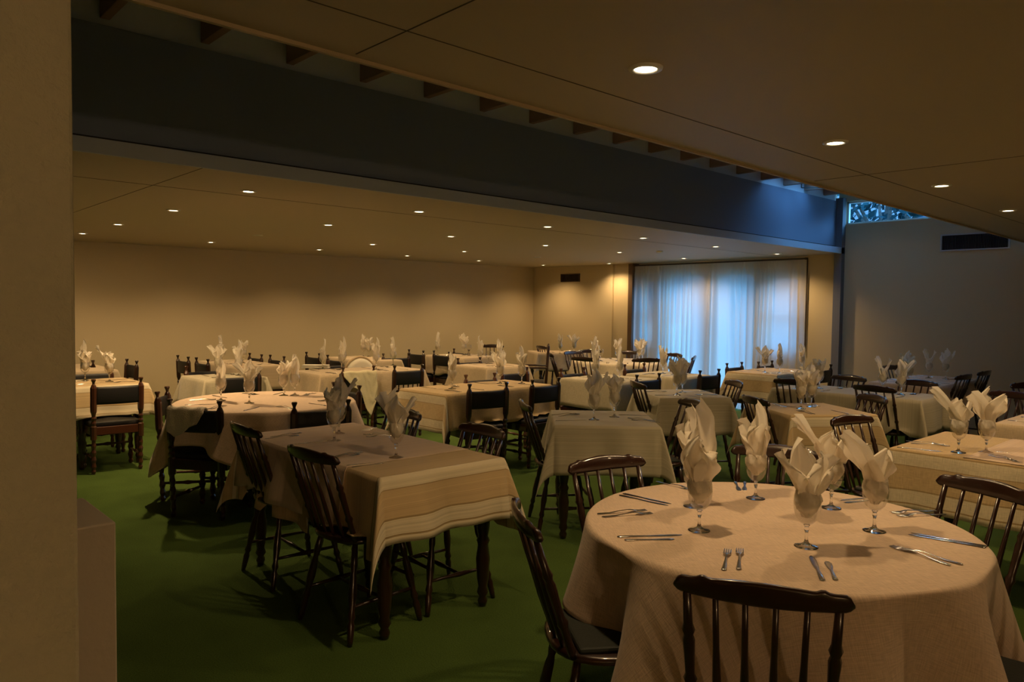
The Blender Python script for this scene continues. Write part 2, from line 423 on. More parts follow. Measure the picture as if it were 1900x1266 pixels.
# outside: ground, tree and a pale building seen through the high window
bm = BM(); box(bm, -60, 60, 11.3, 80, -.3, -.15); tag(finish('ground_outside', bm, mat('outside_ground', (.08, .09, .07), .9)), kind='structure')
def tree(x, y, h, r, label):
    root = empty('garden_tree', (x, y, -.15)); tag(root, label, 'tree')
    bm = BM(); turned(bm, (0, 0, 0), (.1, .1, h*.75), [(0, .22), (.4, .15), (1, .06)])
    for k in range(6):
        a = k*1.05; turned(bm, (.05, .05, h*.45), (cos(a)*r*.6, sin(a)*r*.6, h*.8), [(0, .07), (1, .02)], 6)
    finish('trunk', bm, mat('bark', (.06, .05, .04), .9), root)
    rnd = random.Random(5); bm = BM()
    for k in range(1500):
        a = rnd.uniform(0, 2*pi); q = r*sqrt(rnd.random())*(.6+.4*rnd.random()); z = h*.45+rnd.random()*h*.6
        q *= sqrt(max(.05, 1-((z-h*.75)/(h*.36))**2)) if abs(z-h*.75) < h*.36 else .2
        c = Vector((q*cos(a), q*sin(a), z)); n = Vector((rnd.uniform(-1, 1), rnd.uniform(-1, 1), rnd.uniform(-.5, 1))).normalized()
        t = n.orthogonal().normalized(); b = n.cross(t); s = rnd.uniform(.08, .17)
        bm.faces.new([bm.verts.new(c+t*s), bm.verts.new(c+b*s*.5), bm.verts.new(c-t*s), bm.verts.new(c-b*s*.5)])
    finish('foliage', bm, mat('tree_leaf', (.006, .034, .040), .9, spec=.1), root)
tree(-7.6, 19.5, 6.6, 2.1, 'leafy tree outside, seen through the high window')
root = empty('building_outside', (-13.5, 24, -.15)); tag(root, 'pale plain building outside, at the left edge of the high window', 'building')
bm = BM(); box(bm, -3, 3.2, 0, 5, 0, 7.5); finish('wall', bm, mat('pale_render', (.16, .17, .18), .8), root)
bm = BM(); box(bm, -3.3, 3.5, -.3, 5.3, 7.5, 7.8); finish('roof', bm, mat('roof_slab', (.25, .25, .27), .8), root)

# ------------------------------------------------------------------ recessed lights
lens_m = glow('lamp_lens', (1.0, .80, .50), 14)
ring_m = mat('lamp_ring', (.75, .72, .66), .35)
def downlight(x, y, label, on=True, tilt=None, power=1.0):
    root = empty('recessed_ceiling_light', (x, y, H1)); tag(root, label, 'ceiling light', 'recessed lights in the two low ceilings')
    bm = BM(); lathe(bm, [(.036, -.001), (.040, -.008), (.056, -.006), (.058, 0)], 20); finish('trim_ring', bm, ring_m, root, True)
    bm = BM(); _, rg = lathe(bm, [(.0375, -.004), (.02, -.006)], 20); bm.faces.new(rg[-1])
    finish('lens', bm, lens_m if on else mat('dark_lens', (.25, .22, .18), .3), root, True)
    if on:
        L = bpy.data.lights.new('lamp_light', 'SPOT'); L.energy = LAMP_W*power; L.color = LAMP_COL; L.spot_size = radians(138); L.spot_blend = .75
        L.shadow_soft_size = .03
        lo = bpy.data.objects.new('lamp_light', L); COL.objects.link(lo); lo.parent = root; lo.location = (0, 0, -.02)
        if tilt: lo.rotation_euler = tilt
    return root
rowY = [2.22, 3.68, 5.2, 6.7, 8.15, 9.68]
rowN = ['row along the left wall', 'second row from the left wall', 'third row from the left wall', 'row nearest the beam']
ordn = ['first', 'second', 'third', 'fourth', 'fifth', 'sixth']
for i, x in enumerate((-9.7, -8.3, -6.68, -5.16)):
    for j, y in enumerate(rowY):
        if (i, j) == (1, 5): x_, y_ = -8.42, 10.0
        else: x_, y_ = x, y
        off = (i, j) in ((1, 1), (1, 4))
        downlight(x_, y_, '%s recessed light, %s, %s from the camera' % ('unlit' if off else 'lit round', rowN[i], ordn[j]), not off, {(3, 0): (0, radians(18), 0), (1, 0): (0, radians(25), 0), (2, 1): (0, radians(25), 0)}.get((i, j)), {(2, 0): 3.2, (3, 0): .4, (1, 0): 1.4}.get((i, j), 1))
for j, (x, y) in enumerate(((-1.56, 2.02), (-1.60, 3.52), (-1.66, 5.14), (-1.69, 6.69))):
    downlight(x, y, 'lit round recessed light in the near ceiling, %s from the camera' % ordn[j])
for (x, y, w_) in ((0, 3.6, 'first'), (0, 5.2, 'second')):  # unseen ceiling lights, added as extra warm light from the right
    downlight(x, y, 'added unseen recessed light in the near ceiling, %s beyond the right edge of the picture' % w_, power=.6)
# unseen lamp behind the camera, added to light the plaster pillar
root = empty('added_wall_lamp', (3.995, -.6, 1.75)); tag(root, 'added wall lamp, unseen behind the camera, lighting the plaster pillar', 'wall lamp')
bm = BM(); box(bm, -.03, 0, -.05, .05, -.08, .08, .005); box(bm, -.13, -.02, -.01, .01, -.02, 0); finish('bracket', bm, MATS['lamp_ring'], root)
bm = BM(); _, rg = lathe(bm, [(.03, -.03), (.035, 0), (.03, .03), (.015, .045)], 16, (-.13, 0)); bm.faces.new(rg[0]); bm.faces.new(rg[-1]); finish('bulb', bm, glow('added_wall_bulb', (1, .75, .45), 8), root, True)
L = bpy.data.lights.new('lamp_light', 'POINT'); L.energy = 66; L.color = (1, .66, .36); L.shadow_soft_size = .06
lo = bpy.data.objects.new('lamp_light', L); COL.objects.link(lo); lo.parent = root; lo.location = (-.25, 0, 0)
p = at(1224, 466, H1); root = empty('smoke_detector', (p.x, p.y, H1)); tag(root, 'small flat round detector on the far low ceiling', 'detector')
bm = BM(); _, rg = lathe(bm, [(.045, 0), (.045, -.012), (.03, -.022), (.005, -.024)], 16); finish('detector_body', bm, ring_m, root, True)

# ------------------------------------------------------------------ spindle chair
def make_spindle_chair(wd=wood, name='spindle_chair'):
    root = empty(name)
    # seat, rounded board slightly saddled
    bm = BM(); N = 28
    def outline(s, z):
        vs = []
        for k in range(N):
            a = 2*pi*k/N; c, s_ = cos(a), sin(a)
            x = .205*s*math.copysign(abs(c)**.75, c); y = .20*s*math.copysign(abs(s_)**.75, s_)
            x *= 1+.06*(y/.2)
            vs.append(bm.verts.new((x, y+.01, z)))
        return vs
    rings = [outline(.90, .425), outline(1.0, .435), outline(1.0, .448), outline(.95, .456), outline(.6, .452)]
    for q, w in zip(rings, rings[1:]):
        for k in range(N): bm.faces.new((q[k], q[(k+1) % N], w[(k+1) % N], w[k]))
    bm.faces.new(rings[0][::-1]); bm.faces.new(rings[-1])
    finish('seat', bm, wd, root, True)
    bm = BM(); box(bm, -.16, .16, -.12, .185, .452, .472, .009); finish('seat_pad', bm, seat_green, root)
    # crest rail
    bm = BM(); W2 = .205
    def prof(t):
        a = abs(t)
        if a < .60: top = .860+.010*(1-(a/.60)**2)
        else: top = .860-.006*(a-.60)/.4
        top += .008*math.exp(-((a-.66)/.055)**2)
        bot = .812-.004*(1-a*a)
        if a > .90: top -= .022*((a-.90)/.10)**2.2; bot += .012*((a-.90)/.10)**2.2
        return top, bot
    NS = 44; rr = []
    for i in range(NS+1):
        t = -1+2*i/NS; x = W2*t; top, bot = prof(t); yc = -.292+.035*t*t; cz = (top+bot)/2; hz = (top-bot)/2; ty = .0115 if abs(t) < .97 else .008
        ring = []
        for k in range(10):
            a = 2*pi*k/10; ca, sa = cos(a), sin(a)
            ring.append(bm.verts.new((x, yc+ty*math.copysign(abs(ca)**.6, ca)-.25*(cz+hz*sa-.84), cz+hz*math.copysign(abs(sa)**.6, sa))))
        rr.append(ring)
    for q, w in zip(rr, rr[1:]):
        for k in range(10): bm.faces.new((q[k], q[(k+1) % 10], w[(k+1) % 10], w[k]))
    bm.faces.new(rr[0][::-1]); bm.faces.new(rr[-1])
    finish('crest_rail', bm, wd, root, True)
    # back posts and spindles
    bead = [(0, .011), (.06, .013), (.25, .012), (.30, .018), (.34, .012), (.5, .014), (.62, .016), (.66, .012), (.7, .017), (.75, .012), (1, .010)]
    slim = [(0, .007), (.15, .0085), (.35, .011), (.6, .0085), (1, .007)]
    for i in range(6):
        t = -1+2*i/5; outer = i in (0, 5)
        x0 = t*.165; x1 = t*.172; y0 = -.165+.025*t*t; y1 = -.286+.035*(x1/W2)**2
        bm = BM(); turned(bm, (x0, y0, .448), (x1, y1, .815), bead if outer else slim, 8)
        finish('back_post' if outer else 'spindle', bm, wd, root, True)
    legp = [(0, .011), (.06, .014), (.2, .017), (.24, .012), (.28, .019), (.34, .013), (.5, .020), (.66, .017), (.72, .012), (.78, .017), (1, .012)]
    for sx in (-1, 1):
        for sy, yt in ((1, .13), (-1, -.12)):
            bm = BM(); turned(bm, (sx*.205, yt+sy*.075, 0), (sx*.135, yt, .43), legp, 8); finish('leg', bm, wd, root, True)
    sp_ = [(0, .008), (.3, .009), (.5, .014), (.7, .009), (1, .008)]
    for sx in (-1, 1):
        bm = BM(); turned(bm, (sx*.18, .178, .16), (sx*.18, -.168, .16), sp_, 8); finish('stretcher', bm, wd, root, True)
    bm = BM(); turned(bm, (-.18, 0, .16), (.18, 0, .16), sp_, 8); finish('stretcher', bm, wd, root, True)
    bm = BM(); turned(bm, (-.185, .175, .22), (.185, .175, .22), sp_, 8); finish('stretcher', bm, wd, root, True)
    return root

# ------------------------------------------------------------------ post chair with finials and leather back
def make_post_chair(wd=wood, minis=False, name='leather_back_chair'):
    root = empty(name)
    post = [(0, .014), (.03, .020), (.05, .014), (.08, .022), (.12, .016), (.15, .023), (.19, .016), (.23, .022), (.26, .015), (.30, .021), (.33, .016),
            (.36, .016), (.365, .026), (.50, .026), (.51, .017), (.54, .022), (.56, .016), (.59, .023), (.61, .016), (.63, .018), (.66, .026), (.70, .027), (.905, .027), (.935, .018), (.95, .010), (.965, .012), (.99, .021), (1.0, .017)]
    for sx in (-1, 1):
        bm = BM(); turned(bm, (sx*.190, -.175, 0), (sx*.190, -.21, .84), post, 8)
        finish('back_post', bm, wd, root, False)
    fl = [(0, .014), (.06, .022), (.1, .014), (.2, .024), (.3, .016), (.38, .026), (.46, .016), (.54, .024), (.62, .016), (.7, .022), (.76, .016), (.78, .026), (1, .026)]
    for sx in (-1, 1):
        bm = BM(); turned(bm, (sx*.195, .18, 0), (sx*.195, .18, .41), fl, 8); finish('leg', bm, wd, root, False)
    # leather back band, curved
    bm = BM(); NS = 14; rr = []
    for i in range(NS+1):
        t = -1+2*i/NS; x = .182*t; y = -.208-.022*(1-t*t)
        z0 = .615; z1 = .770
        ring = [bm.verts.new((x, y+dy, z)) for dy, z in ((.010, z0+.004), (.013, z0+.02), (.013, z1-.02), (.008, z1), (-.006, z1), (-.010, z1-.02), (-.010, z0+.02), (-.004, z0))]
        rr.append(ring)
    for q, w in zip(rr, rr[1:]):
        for k in range(8): bm.faces.new((q[k], q[(k+1) % 8], w[(k+1) % 8], w[k]))
    bm.faces.new(rr[0][::-1]); bm.faces.new(rr[-1])
    finish('backrest', bm, leather, root, True)
    if minis:
        bm = BM(); box(bm, -.165, .165, -.212, -.19, .535, .56, .003); finish('lower_rail', bm, wd, root)
        for i in range(5):
            x = -.13+.065*i; bm = BM(); turned(bm, (x, -.203, .555), (x, -.208, .62), [(0, .006), (.3, .010), (.5, .006), (.7, .010), (1, .006)], 6); finish('spindle', bm, wd, root)
    # apron
    bm = BM(); box(bm, -.17, .17, .168, .196, .345, .415, .003); box(bm, -.17, .17, -.20, -.172, .345, .415, .003)
    box(bm, -.213, -.185, -.16, .16, .345, .415, .003); box(bm, .185, .213, -.16, .16, .345, .415, .003)
    finish('seat_frame', bm, wd, root)
    # seat pad
    bm = BM(); box(bm, -.205, .205, -.165, .215, .40, .452, .018)
    for v in bm.verts:
        if v.co.z > .42: v.co.z += .022*max(0, 1-(v.co.x/.21)**2)*max(0, 1-((v.co.y-.02)/.2)**2)
    bmesh.ops.subdivide_edges(bm, edges=[e for e in bm.edges if e.calc_length() > .1], cuts=4, use_grid_fill=True)
    for v in bm.verts:
        if v.co.z > .42: v.co.z = max(v.co.z, .440+.030*max(0, 1-(v.co.x/.215)**2)*max(0, 1-((v.co.y-.02)/.20)**2))
    finish('seat', bm, leather, root, True)
    for sx in (-1, 1):
        bm = BM(); turned(bm, (sx*.192, -.175, .14), (sx*.195, .18, .14), [(0, .010), (.4, .011), (.5, .017), (.6, .011), (1, .010)], 8); finish('stretcher', bm, wd, root)
    bm = BM(); turned(bm, (-.19, .18, .20), (.19, .18, .20), [(0, .010), (.4, .011), (.5, .018), (.6, .011), (1, .010)], 8); finish('stretcher', bm, wd, root)
    return root

PROTO = {}
def proto(kind):
    if kind not in PROTO:
        if kind == 'S': r = make_spindle_chair()
        elif kind == 'SR': r = make_spindle_chair(redwood)
        elif kind == 'P': r = make_post_chair()
        elif kind == 'PR': r = make_post_chair(redwood)
        elif kind == 'PM': r = make_post_chair(wood, True)
        register(r); PROTO[kind] = [r, False]
    return PROTO[kind]
CHAIRS = []
def chair(kind, cx, cy, face, label):
    """cx, cy: where the middle of the backrest top stands; face: direction the sitter looks, degrees"""
    pr = proto(kind)
    if not pr[1]: o = pr[0]; pr[1] = True
    else: o = copy_tree(pr[0])
    a = radians(face); back = .292 if kind[0] == 'S' else .207
    x, y = cx+back*cos(a), cy+back*sin(a)
    o.location = (x, y, 0); o.rotation_euler = (0, 0, a-pi/2)
    cat = 'chair'
    tag(o, label, cat, 'spindle-back wooden chairs around the tables' if kind[0] == 'S' else 'chairs with turned posts and black leather backs')
    CHAIRS.append((x, y, a, kind))
    return o
def mid(a, b, z):
    p, q = at(a[0], a[1], z), at(b[0], b[1], z); return (p.x+q.x)/2, (p.y+q.y)/2

# foreground
chair('S', -.87, 1.60, 118, 'dark spindle-back chair drawn up to the front of the big round table, nearest the camera')
chair('S', -.84, 3.265, -112, 'spindle-back chair behind the right side of the big round table')
chair('S', -2.10, 2.475, -12, 'glossy spindle-back chair between the front round table and the small square table')
chair('S', -1.75, 3.33, -66, 'spindle-back chair behind the goblets at the far side of the front round table')
chair('S', -1.72, 1.615, 56, 'spindle-back chair at the left of the big round table, back turned to it sideways')
chair('S', -.22, 2.46, 182, 'chair at the right of the front round table, only its dark seat in view')
chair('S', -3.06, 1.575, 94, 'spindle-back chair at the near side of the front left table, closer to the camera')
chair('S', -3.90, 1.625, 88, 'spindle-back chair at the near side of the front left table, farther from the camera')
chair('S', -3.07, 2.645, -94, 'glossy spindle-back chair on the far side of the front left table, crest in full view')
chair('S', -3.88, 2.68, -90, 'spindle-back chair mostly hidden behind the right napkin of the front left table')
chair('S', -3.73, 3.53, 55, 'spindle-back chair standing left of the small square table, seen side on')
chair('S', -3.03, 4.57, -122, 'tilted spindle-back chair right behind the small square table')
chair('S', -4.15, 5.31, 57, 'spindle-back chair on the left of the square table that stands behind the small one')
chair('S', -3.64, 6.16, -128, 'spindle-back chair at the far right corner of the square table in mid room')
chair('S', -2.90, 5.11, 57, 'spindle-back chair at the left corner of the banded square table behind the goblets')
chair('S', -1.99, 4.66, -12, 'spindle-back chair with a bluish sheen on its crest, left of the right-hand table')
chair('S', -2.35, 6.01, -128, 'spindle-back chair at the far right of the banded square table')
chair('S', -3.41, 6.75, 92, 'spindle-back chair at the near side of the long table, left one')
chair('S', -2.69, 6.78, 80, 'spindle-back chair at the near side of the long table, right one')
chair('S', -2.63, 7.72, -100, 'spindle-back chair at the far side of the long table, right one')
chair('S', -3.26, 7.69, -104, 'spindle-back chair at the far side of the long table, left one')
chair('S', -2.56, 8.90, 176, 'slanting spindle-back chair at the end of the nearer table by the end wall')
chair('S', -2.59, 9.72, 178, 'slanting spindle-back chair at the end of the table against the end wall')
chair('S', -1.72, 7.24, -112, 'spindle-back chair half hidden by a napkin at the right edge of the picture')
chair('S', -1.90, 8.36, -35, 'spindle-back chair cut off by the right edge of the picture')
chair('S', -3.62, 9.62, -10, 'spindle-back chair behind the tables by the end wall, left of the goblets')
chair('S', -6.09, 8.05, 148, 'spindle-back chair in front of the far round table, facing the curtains')
chair('S', -7.36, 9.25, -55, 'spindle-back chair behind the far round table beside the brown window frame')
chair('S', -7.82, 8.44, 0, 'spindle-back chair left of the far round table, in front of the corner table')
chair('S', -6.72, 7.47, 98, 'spindle-back chair at the near left of the far round table')
chair('S', -6.55, 9.36, -112, 'spindle-back chair against the blue curtain behind the far round table')
chair('S', -6.02, 9.06, -150, 'spindle-back chair turned edge on against the blue curtain')
chair('S', -9.92, 8.66, -40, 'spindle-back chair standing by the left wall near the far corner')
chair('S', -7.95, 8.98, -28, 'spindle-back chair behind the left goblets of the far round table')
_p = at(1020, 657, .85); chair('S', _p.x, _p.y, 50, 'slanting spindle-back chair in front of the corner table')
_p = at(1003, 643.5, .85); chair('S', _p.x, _p.y, 75, 'spindle-back chair beside the tall ladder-back armchair in the corner')

P = .835
def pchair(kind, a, b, face, label):
    x, y = mid(a, b, P); return chair(kind, x, y, face, label)
pchair('PR', (174, 706), (260, 700), 178, 'red-brown leather-back chair beside the plaster pillar at the left')
pchair('PR', (275, 728), (327, 718), 62, 'leather-back chair seen edge on left of the left round table, tall turned post in front')
NAPCH = pchair('P', (314, 741), (410, 746), 127, 'black leather-back chair in front of the left round table with a fleece over it')
pchair('P', (548, 746), (645, 744), 168, 'leather-back chair at the right of the left round table, half hidden by a napkin')
THP = pchair('P', (609, 708.6), (677, 717.5), -86, 'leather-back chair on the far side of the left round table')
pchair('P', (160, 667), (170, 668), 90, 'leather-back chair hidden behind the goblets beside the pillar')
pchair('P', (233.5, 666), (255, 670.5), -90, 'leather-back chair alone against the left wall near the pillar')
pchair('PR', (142, 684), (194, 682), 0, 'leather-back chair on the wall side of the table beside the pillar')
pchair('P', (329, 660), (351, 662), 90, 'leather-back chair at the near side of the third wall table, left one')
pchair('P', (365, 664), (386, 667), 90, 'leather-back chair at the near side of the third wall table, right one')
pchair('P', (463, 656), (485, 658), -90, 'leather-back chair at the far side of the second wall table, left one')
pchair('P', (497, 659), (531, 662), -88, 'leather-back chair at the far side of the second wall table, right one')
pchair('PR', (356, 678), (402, 680), 0, 'leather-back chair on the wall side of the small pale table')
pchair('P', (408, 690), (485, 687), 180, 'leather-back chair on the room side of the small pale table behind the goblets')
pchair('P', (570, 654), (591.6, 656), 90, 'leather-back chair in front of the wall left of the white-napkin goblet')
pchair('P', (607, 660), (636, 661), 90, 'leather-back chair behind the two goblets of the long wall-side table')
THR = pchair('PR', (634.6, 680), (696, 681), 178, 'red-brown leather-back chair with a cream throw hanging from it')
pchair('PM', (729, 679), (786, 677), 180, 'black leather-back chair with a row of little spindles under the leather')
pchair('PR', (618, 669), (652, 669), 0, 'red-brown leather-back chair on the wall side of the long table, behind the throw')
pchair('P', (722, 655.5), (748, 657), 165, 'leather-back chair right of the pointed napkin by the left wall')
pchair('P', (760, 649), (785, 651), 90, 'leather-back chair before the far wall table, left one of two')
pchair('P', (808, 651), (831, 653.6), 90, 'leather-back chair before the far wall table, right one of two')
pchair('P', (842.5, 649), (869, 648), -90, 'leather-back chair behind the far wall table, only its top in view')
pchair('P', (848.5, 664.5), (893, 664), 0, 'leather-back chair on the wall side of the small table with clear glasses')
pchair('P', (871, 712.6), (940, 711), 170, 'black leather-back chair at the room side of the middle banded table, left one')
pchair('P', (982, 705), (1042, 702), 184, 'black leather-back chair at the room side of the middle banded table, right one')
pchair('PR', (863, 696), (920, 693), 0, 'red-brown leather-back chair on the wall side of the middle banded table, left one')
pchair('PR', (932, 684), (978, 682), 0, 'red-brown leather-back chair on the wall side of the middle banded table, right one')
pchair('PR', (1038, 684), (1088, 683), 0, 'leather-back chair behind the pale linen table in mid room')
pchair('P', (1178.7, 696.7), (1225.5, 692.7), 180, 'leather-back chair on the right of the pale linen table in mid room')
pchair('PR', (1158, 677), (1197, 674.6), 0, 'orange-brown leather-back chair behind the mid room tables, before the far round table')
pchair('P', (1297, 687.6), (1335.5, 685.7), 180, 'leather-back chair in front of the right part of the blue curtain')
pchair('P', (1346, 675), (1380, 672), 2, 'leather-back chair left of the table by the curtain, front one')
pchair('P', (1406, 671), (1435, 670.5), 2, 'leather-back chair at the curtain side of the table with two goblets')
pchair('P', (1500, 679), (1557, 677), 180, 'leather-back chair in front of the dark post at the beam end')

# tall ladder-back armchair in the corner
_p = at(982, 640, .98)
root = empty('ladder_back_armchair', (_p.x, _p.y, 0), radians(135)); tag(root, 'black tall ladder-back armchair standing in the far left corner', 'armchair')
for sx in (-1, 1):
    bm = BM(); turned(bm, (sx*.24, -.22, 0), (sx*.24, -.28, .99), [(0, .017), (.5, .020), (.97, .018), (1, .010)], 8); finish('back_post', bm, wood, root, True)
    bm = BM(); turned(bm, (sx*.26, .22, 0), (sx*.26, .22, .66), [(0, .017), (.6, .020), (1, .016)], 8); finish('leg', bm, wood, root, True)
    bm = BM(); box(bm, sx*.26-.03, sx*.26+.03, -.26, .26, .655, .68, .008); finish('arm', bm, wood, root)
for k in range(4):
    z = .56+.11*k; bm = BM(); box(bm, -.23, .23, -.262-.02*k/3, -.246-.02*k/3, z, z+.055+.012*(k == 3), .004); finish('slat', bm, wood, root)
bm = BM(); box(bm, -.26, .26, -.22, .25, .41, .46, .015); finish('seat', bm, leather, root)
bm = BM(); box(bm, -.25, .25, .21, .235, .2, .22); box(bm, -.25, .25, -.235, -.21, .2, .22); finish('stretcher', bm, wood, root)

# round-backed cream chair
_p = at(687, 664, .87)
root = empty('round_back_chair', (_p.x, _p.y, 0), radians(-88+8)); tag(root, 'cream chair with a round pale-framed back behind the throw', 'chair')
bm = BM(); RR = .27; prev = None
for i in range(25):
    a = -radians(20)+radians(220)*i/24
    c = Vector((RR*cos(a), -.20, .60+RR*sin(a))); ring = [bm.verts.new(c+Vector((cos(a)*cos(t)*.016, sin(t)*.016, sin(a)*cos(t)*.016))) for t in [2*pi*k/8 for k in range(8)]]
    if prev:
        for k in range(8): bm.faces.new((prev[k], prev[(k+1) % 8], ring[(k+1) % 8], ring[k]))
    prev = ring
finish('back_hoop', bm, mat('pale_wood', (.50, .38, .22), .45), root, True)
bm = BM(); cs = [(RR*.93*cos(2*pi*k/28), .60+RR*.93*sin(2*pi*k/28)) for k in range(28)]
f_ = [bm.verts.new((x, -.175, z)) for x, z in cs]; b_ = [bm.verts.new((x, -.215, z)) for x, z in cs]
fi = [bm.verts.new((x*.8, -.16, .6+(z-.6)*.8)) for x, z in cs]; bi = [bm.verts.new((x*.8, -.23, .6+(z-.6)*.8)) for x, z in cs]
for k in range(28):
    j = (k+1) % 28
    bm.faces.new((f_[k], f_[j], b_[j], b_[k])); bm.faces.new((fi[k], fi[j], f_[j], f_[k])); bm.faces.new((b_[k], b_[j], bi[j], bi[k]))
bm.faces.new(fi); bm.faces.new(bi[::-1]); finish('back_cushion', bm, mat('cream_upholstery', (.72, .68, .56), .8), root, True)
bm = BM(); box(bm, -.24, .24, -.2, .24, .38, .47, .03); finish('seat', bm, mat('cream_upholstery', (.72, .68, .56), .8), root)
for sx in (-1, 1):
    for sy in (-1, 1):
        bm = BM(); turned(bm, (sx*.21, sy*.2, 0), (sx*.20, sy*.18, .39), [(0, .012), (1, .018)], 8); finish('leg', bm, mat('pale_wood', (.50, .38, .22), .45), root)

# ------------------------------------------------------------------ tables and cloths
TH = .75
def make_table(cx, cy, w, l, rz, label, name='dining_table', rnd=False, ped=False):
    root = empty(name, (cx, cy, 0), rz); tag(root, label, 'table')
    bm = BM()
    if rnd:
        _, rg = lathe(bm, [(w-.03, TH-.035), (w-.01, TH-.03), (w-.01, TH-.012), (w-.02, TH-.005)], 48); bm.faces.new(rg[0]); bm.faces.new(rg[-1])
    else: box(bm, -w/2+.008, w/2-.008, -l/2+.008, l/2-.008, TH-.035, TH-.006, .004)
    finish('tabletop', bm, wood, root)
    ix, iy = (w*.55, w*.55) if rnd else (w/2-.06, l/2-.06)
    bm = BM()
    for s in (-1, 1):
        box(bm, -ix, ix, s*iy-.01, s*iy+.01, TH-.13, TH-.036); box(bm, s*ix-.01, s*ix+.01, -iy+.011, iy-.011, TH-.13, TH-.036)
    finish('apron', bm, wood, root)
    if ped or rnd:
        bm = BM(); turned(bm, (0, 0, .07), (0, 0, TH-.036), [(0, .034), (.1, .05), (.2, .032), (.5, .045), (.8, .03), (1, .05)], 14); finish('pedestal', bm, wood, root, True)
        bm = BM(); k = .22
        box(bm, -k, k, -.03, .03, 0, .07, .01); box(bm, -.03, .03, -k, -.031, 0, .068, .01); box(bm, -.03, .03, .031, k, 0, .068, .01); finish('foot', bm, wood, root)
        return root
    leg = [(0, .018), (.04, .026), (.07, .018), (.10, .03), (.14, .022), (.20, .030), (.34, .036), (.44, .026), (.47, .034), (.50, .024), (.56, .032), (.70, .036), (.76, .028), (.80, .036), (1, .036)]
    for sx in (-1, 1):
        for sy in (-1, 1):
            bm = BM(); turned(bm, (sx*ix, sy*iy, 0), (sx*ix, sy*iy, TH-.036), leg, 10); finish('leg', bm, wood, root, True)
    return root

def settle(p, near):
    """cloth that meets a chair seat lies down on it"""
    for (x, y, a, kind) in near:
        dx, dy = p[0]-x, p[1]-y
        lx, ly = dx*sin(a)-dy*cos(a), dx*cos(a)+dy*sin(a)
        zs = .480 if kind[0] == 'S' else .478
        if abs(lx) < .225 and -.19 < ly < .235 and p[2] < zs:
            e = zs-p[2]; ly2 = max(ly-e*.9, -.135+.04*sin(lx*30))
            zz = zs+.006*sin(lx*45+e*30)+.004
            return Vector((x+lx*sin(a)+ly2*cos(a), y-lx*cos(a)+ly2*sin(a), zz))
    return p

def cloth_rect(cx, cy, w, l, rz, ow, ol, m_, label, seed=0, step=.03, lift=.0, name='tablecloth', off=(0, 0), flare=.06, waves=1.0, band='auto'):
    """cloth over a w x l table; ow, ol overhang on each side (ow: across x, ol: across y)"""
    rnd = random.Random(seed); ph = [rnd.uniform(0, 6.28) for _ in range(8)]
    near = [c for c in CHAIRS if hypot(c[0]-cx, c[1]-cy) < max(w, l)/2+.75]
    bm = BM(); uvl = bm.loops.layers.uv.new('cloth')
    hw, hl = w/2+.004, l/2+.004; EW, EL = hw+ow, hl+ol
    def axis(h, e):
        inn = max(4, int(2*h/(step*1.6))); out = max(5, int((e-h)/step))
        v = [-e+(e-h)*i/out for i in range(out)]
        if out: v += [-h-.006]
        v += [-h+2*h*i/inn for i in range(inn+1)] + [h+.006] + [h+(e-h)*(i+1)/out for i in range(out)]
        return v
    U, V = axis(hw, EW), axis(hl, EL); g = []
    R = .012
    for u in U:
        row = []
        for v in V:
            du = max(0, abs(u)-hw); dv = max(0, abs(v)-hl); su = 1 if u > 0 else -1; sv = 1 if v > 0 else -1
            bu, bv = min(max(u, -hw), hw), min(max(v, -hl), hl)
            z = TH+.004+lift
            if du == 0 and dv == 0:
                x, y = u, v; z += .0012*noise.noise(Vector((u*6+seed, v*6, 0)))
            else:
                r = hypot(du, dv); th = atan2(dv, du)
                if r < R*1.57: a = r/R; hz = R*sin(a); dz = R*(1-cos(a))
                else: hz = R+flare*(r-R*1.57); dz = R+(r-R*1.57)*sqrt(max(.5, 1-flare**2))
                wv = 0
                q = min(1, r/.25)
                if dv == 0: wv = .018*waves*q*(sin(v*11/1+ph[0])+.6*sin(v*23+ph[1]))
                elif du == 0: wv = .018*waves*q*(sin(u*11+ph[2])+.6*sin(u*23+ph[3]))
                hz += wv+(.012*waves*q if wv else .012*waves*q)
                dxn, dyn = cos(th)*su, sin(th)*sv
                k = sin(2*th) if (du > 0 and dv > 0) else 0
                fold = .25*r*k
                # the corner falls in one fold along the diagonal
                x = bu+hz*dxn+fold*.7071*su; y = bv+hz*dyn+fold*.7071*sv
                z = TH+.004+lift-dz+(r-sqrt(max(0, r*r-fold*fold)))
                z += .006*q*noise.noise(Vector((u*5, v*5, seed)))
            p = Vector((cx+(x+off[0])*cos(rz)-(y+off[1])*sin(rz), cy+(x+off[0])*sin(rz)+(y+off[1])*cos(rz), z))
            p = settle(p, near)
            p.z = max(p.z, .01)
            row.append((bm.verts.new(p-Vector((cx, cy, 0))), u, v))
        g.append(row)
    for i in range(len(U)-1):
        for j in range(len(V)-1):
            q = [g[i][j], g[i+1][j], g[i+1][j+1], g[i][j+1]]
            f = bm.faces.new([t[0] for t in q])
            for lp, t in zip(f.loops, q): lp[uvl].uv = (t[1], EL-abs(t[2]) if (band == 'y' or (band == 'auto' and l >= w)) else EW-abs(t[1]))
    me_m = m_
    o = finish(name, bm, me_m, None, True, (cx, cy, 0))
    tag(o, label, 'tablecloth')
    md = o.modifiers.new('thickness', 'SOLIDIFY'); md.thickness = .0015; md.offset = 1
    return o

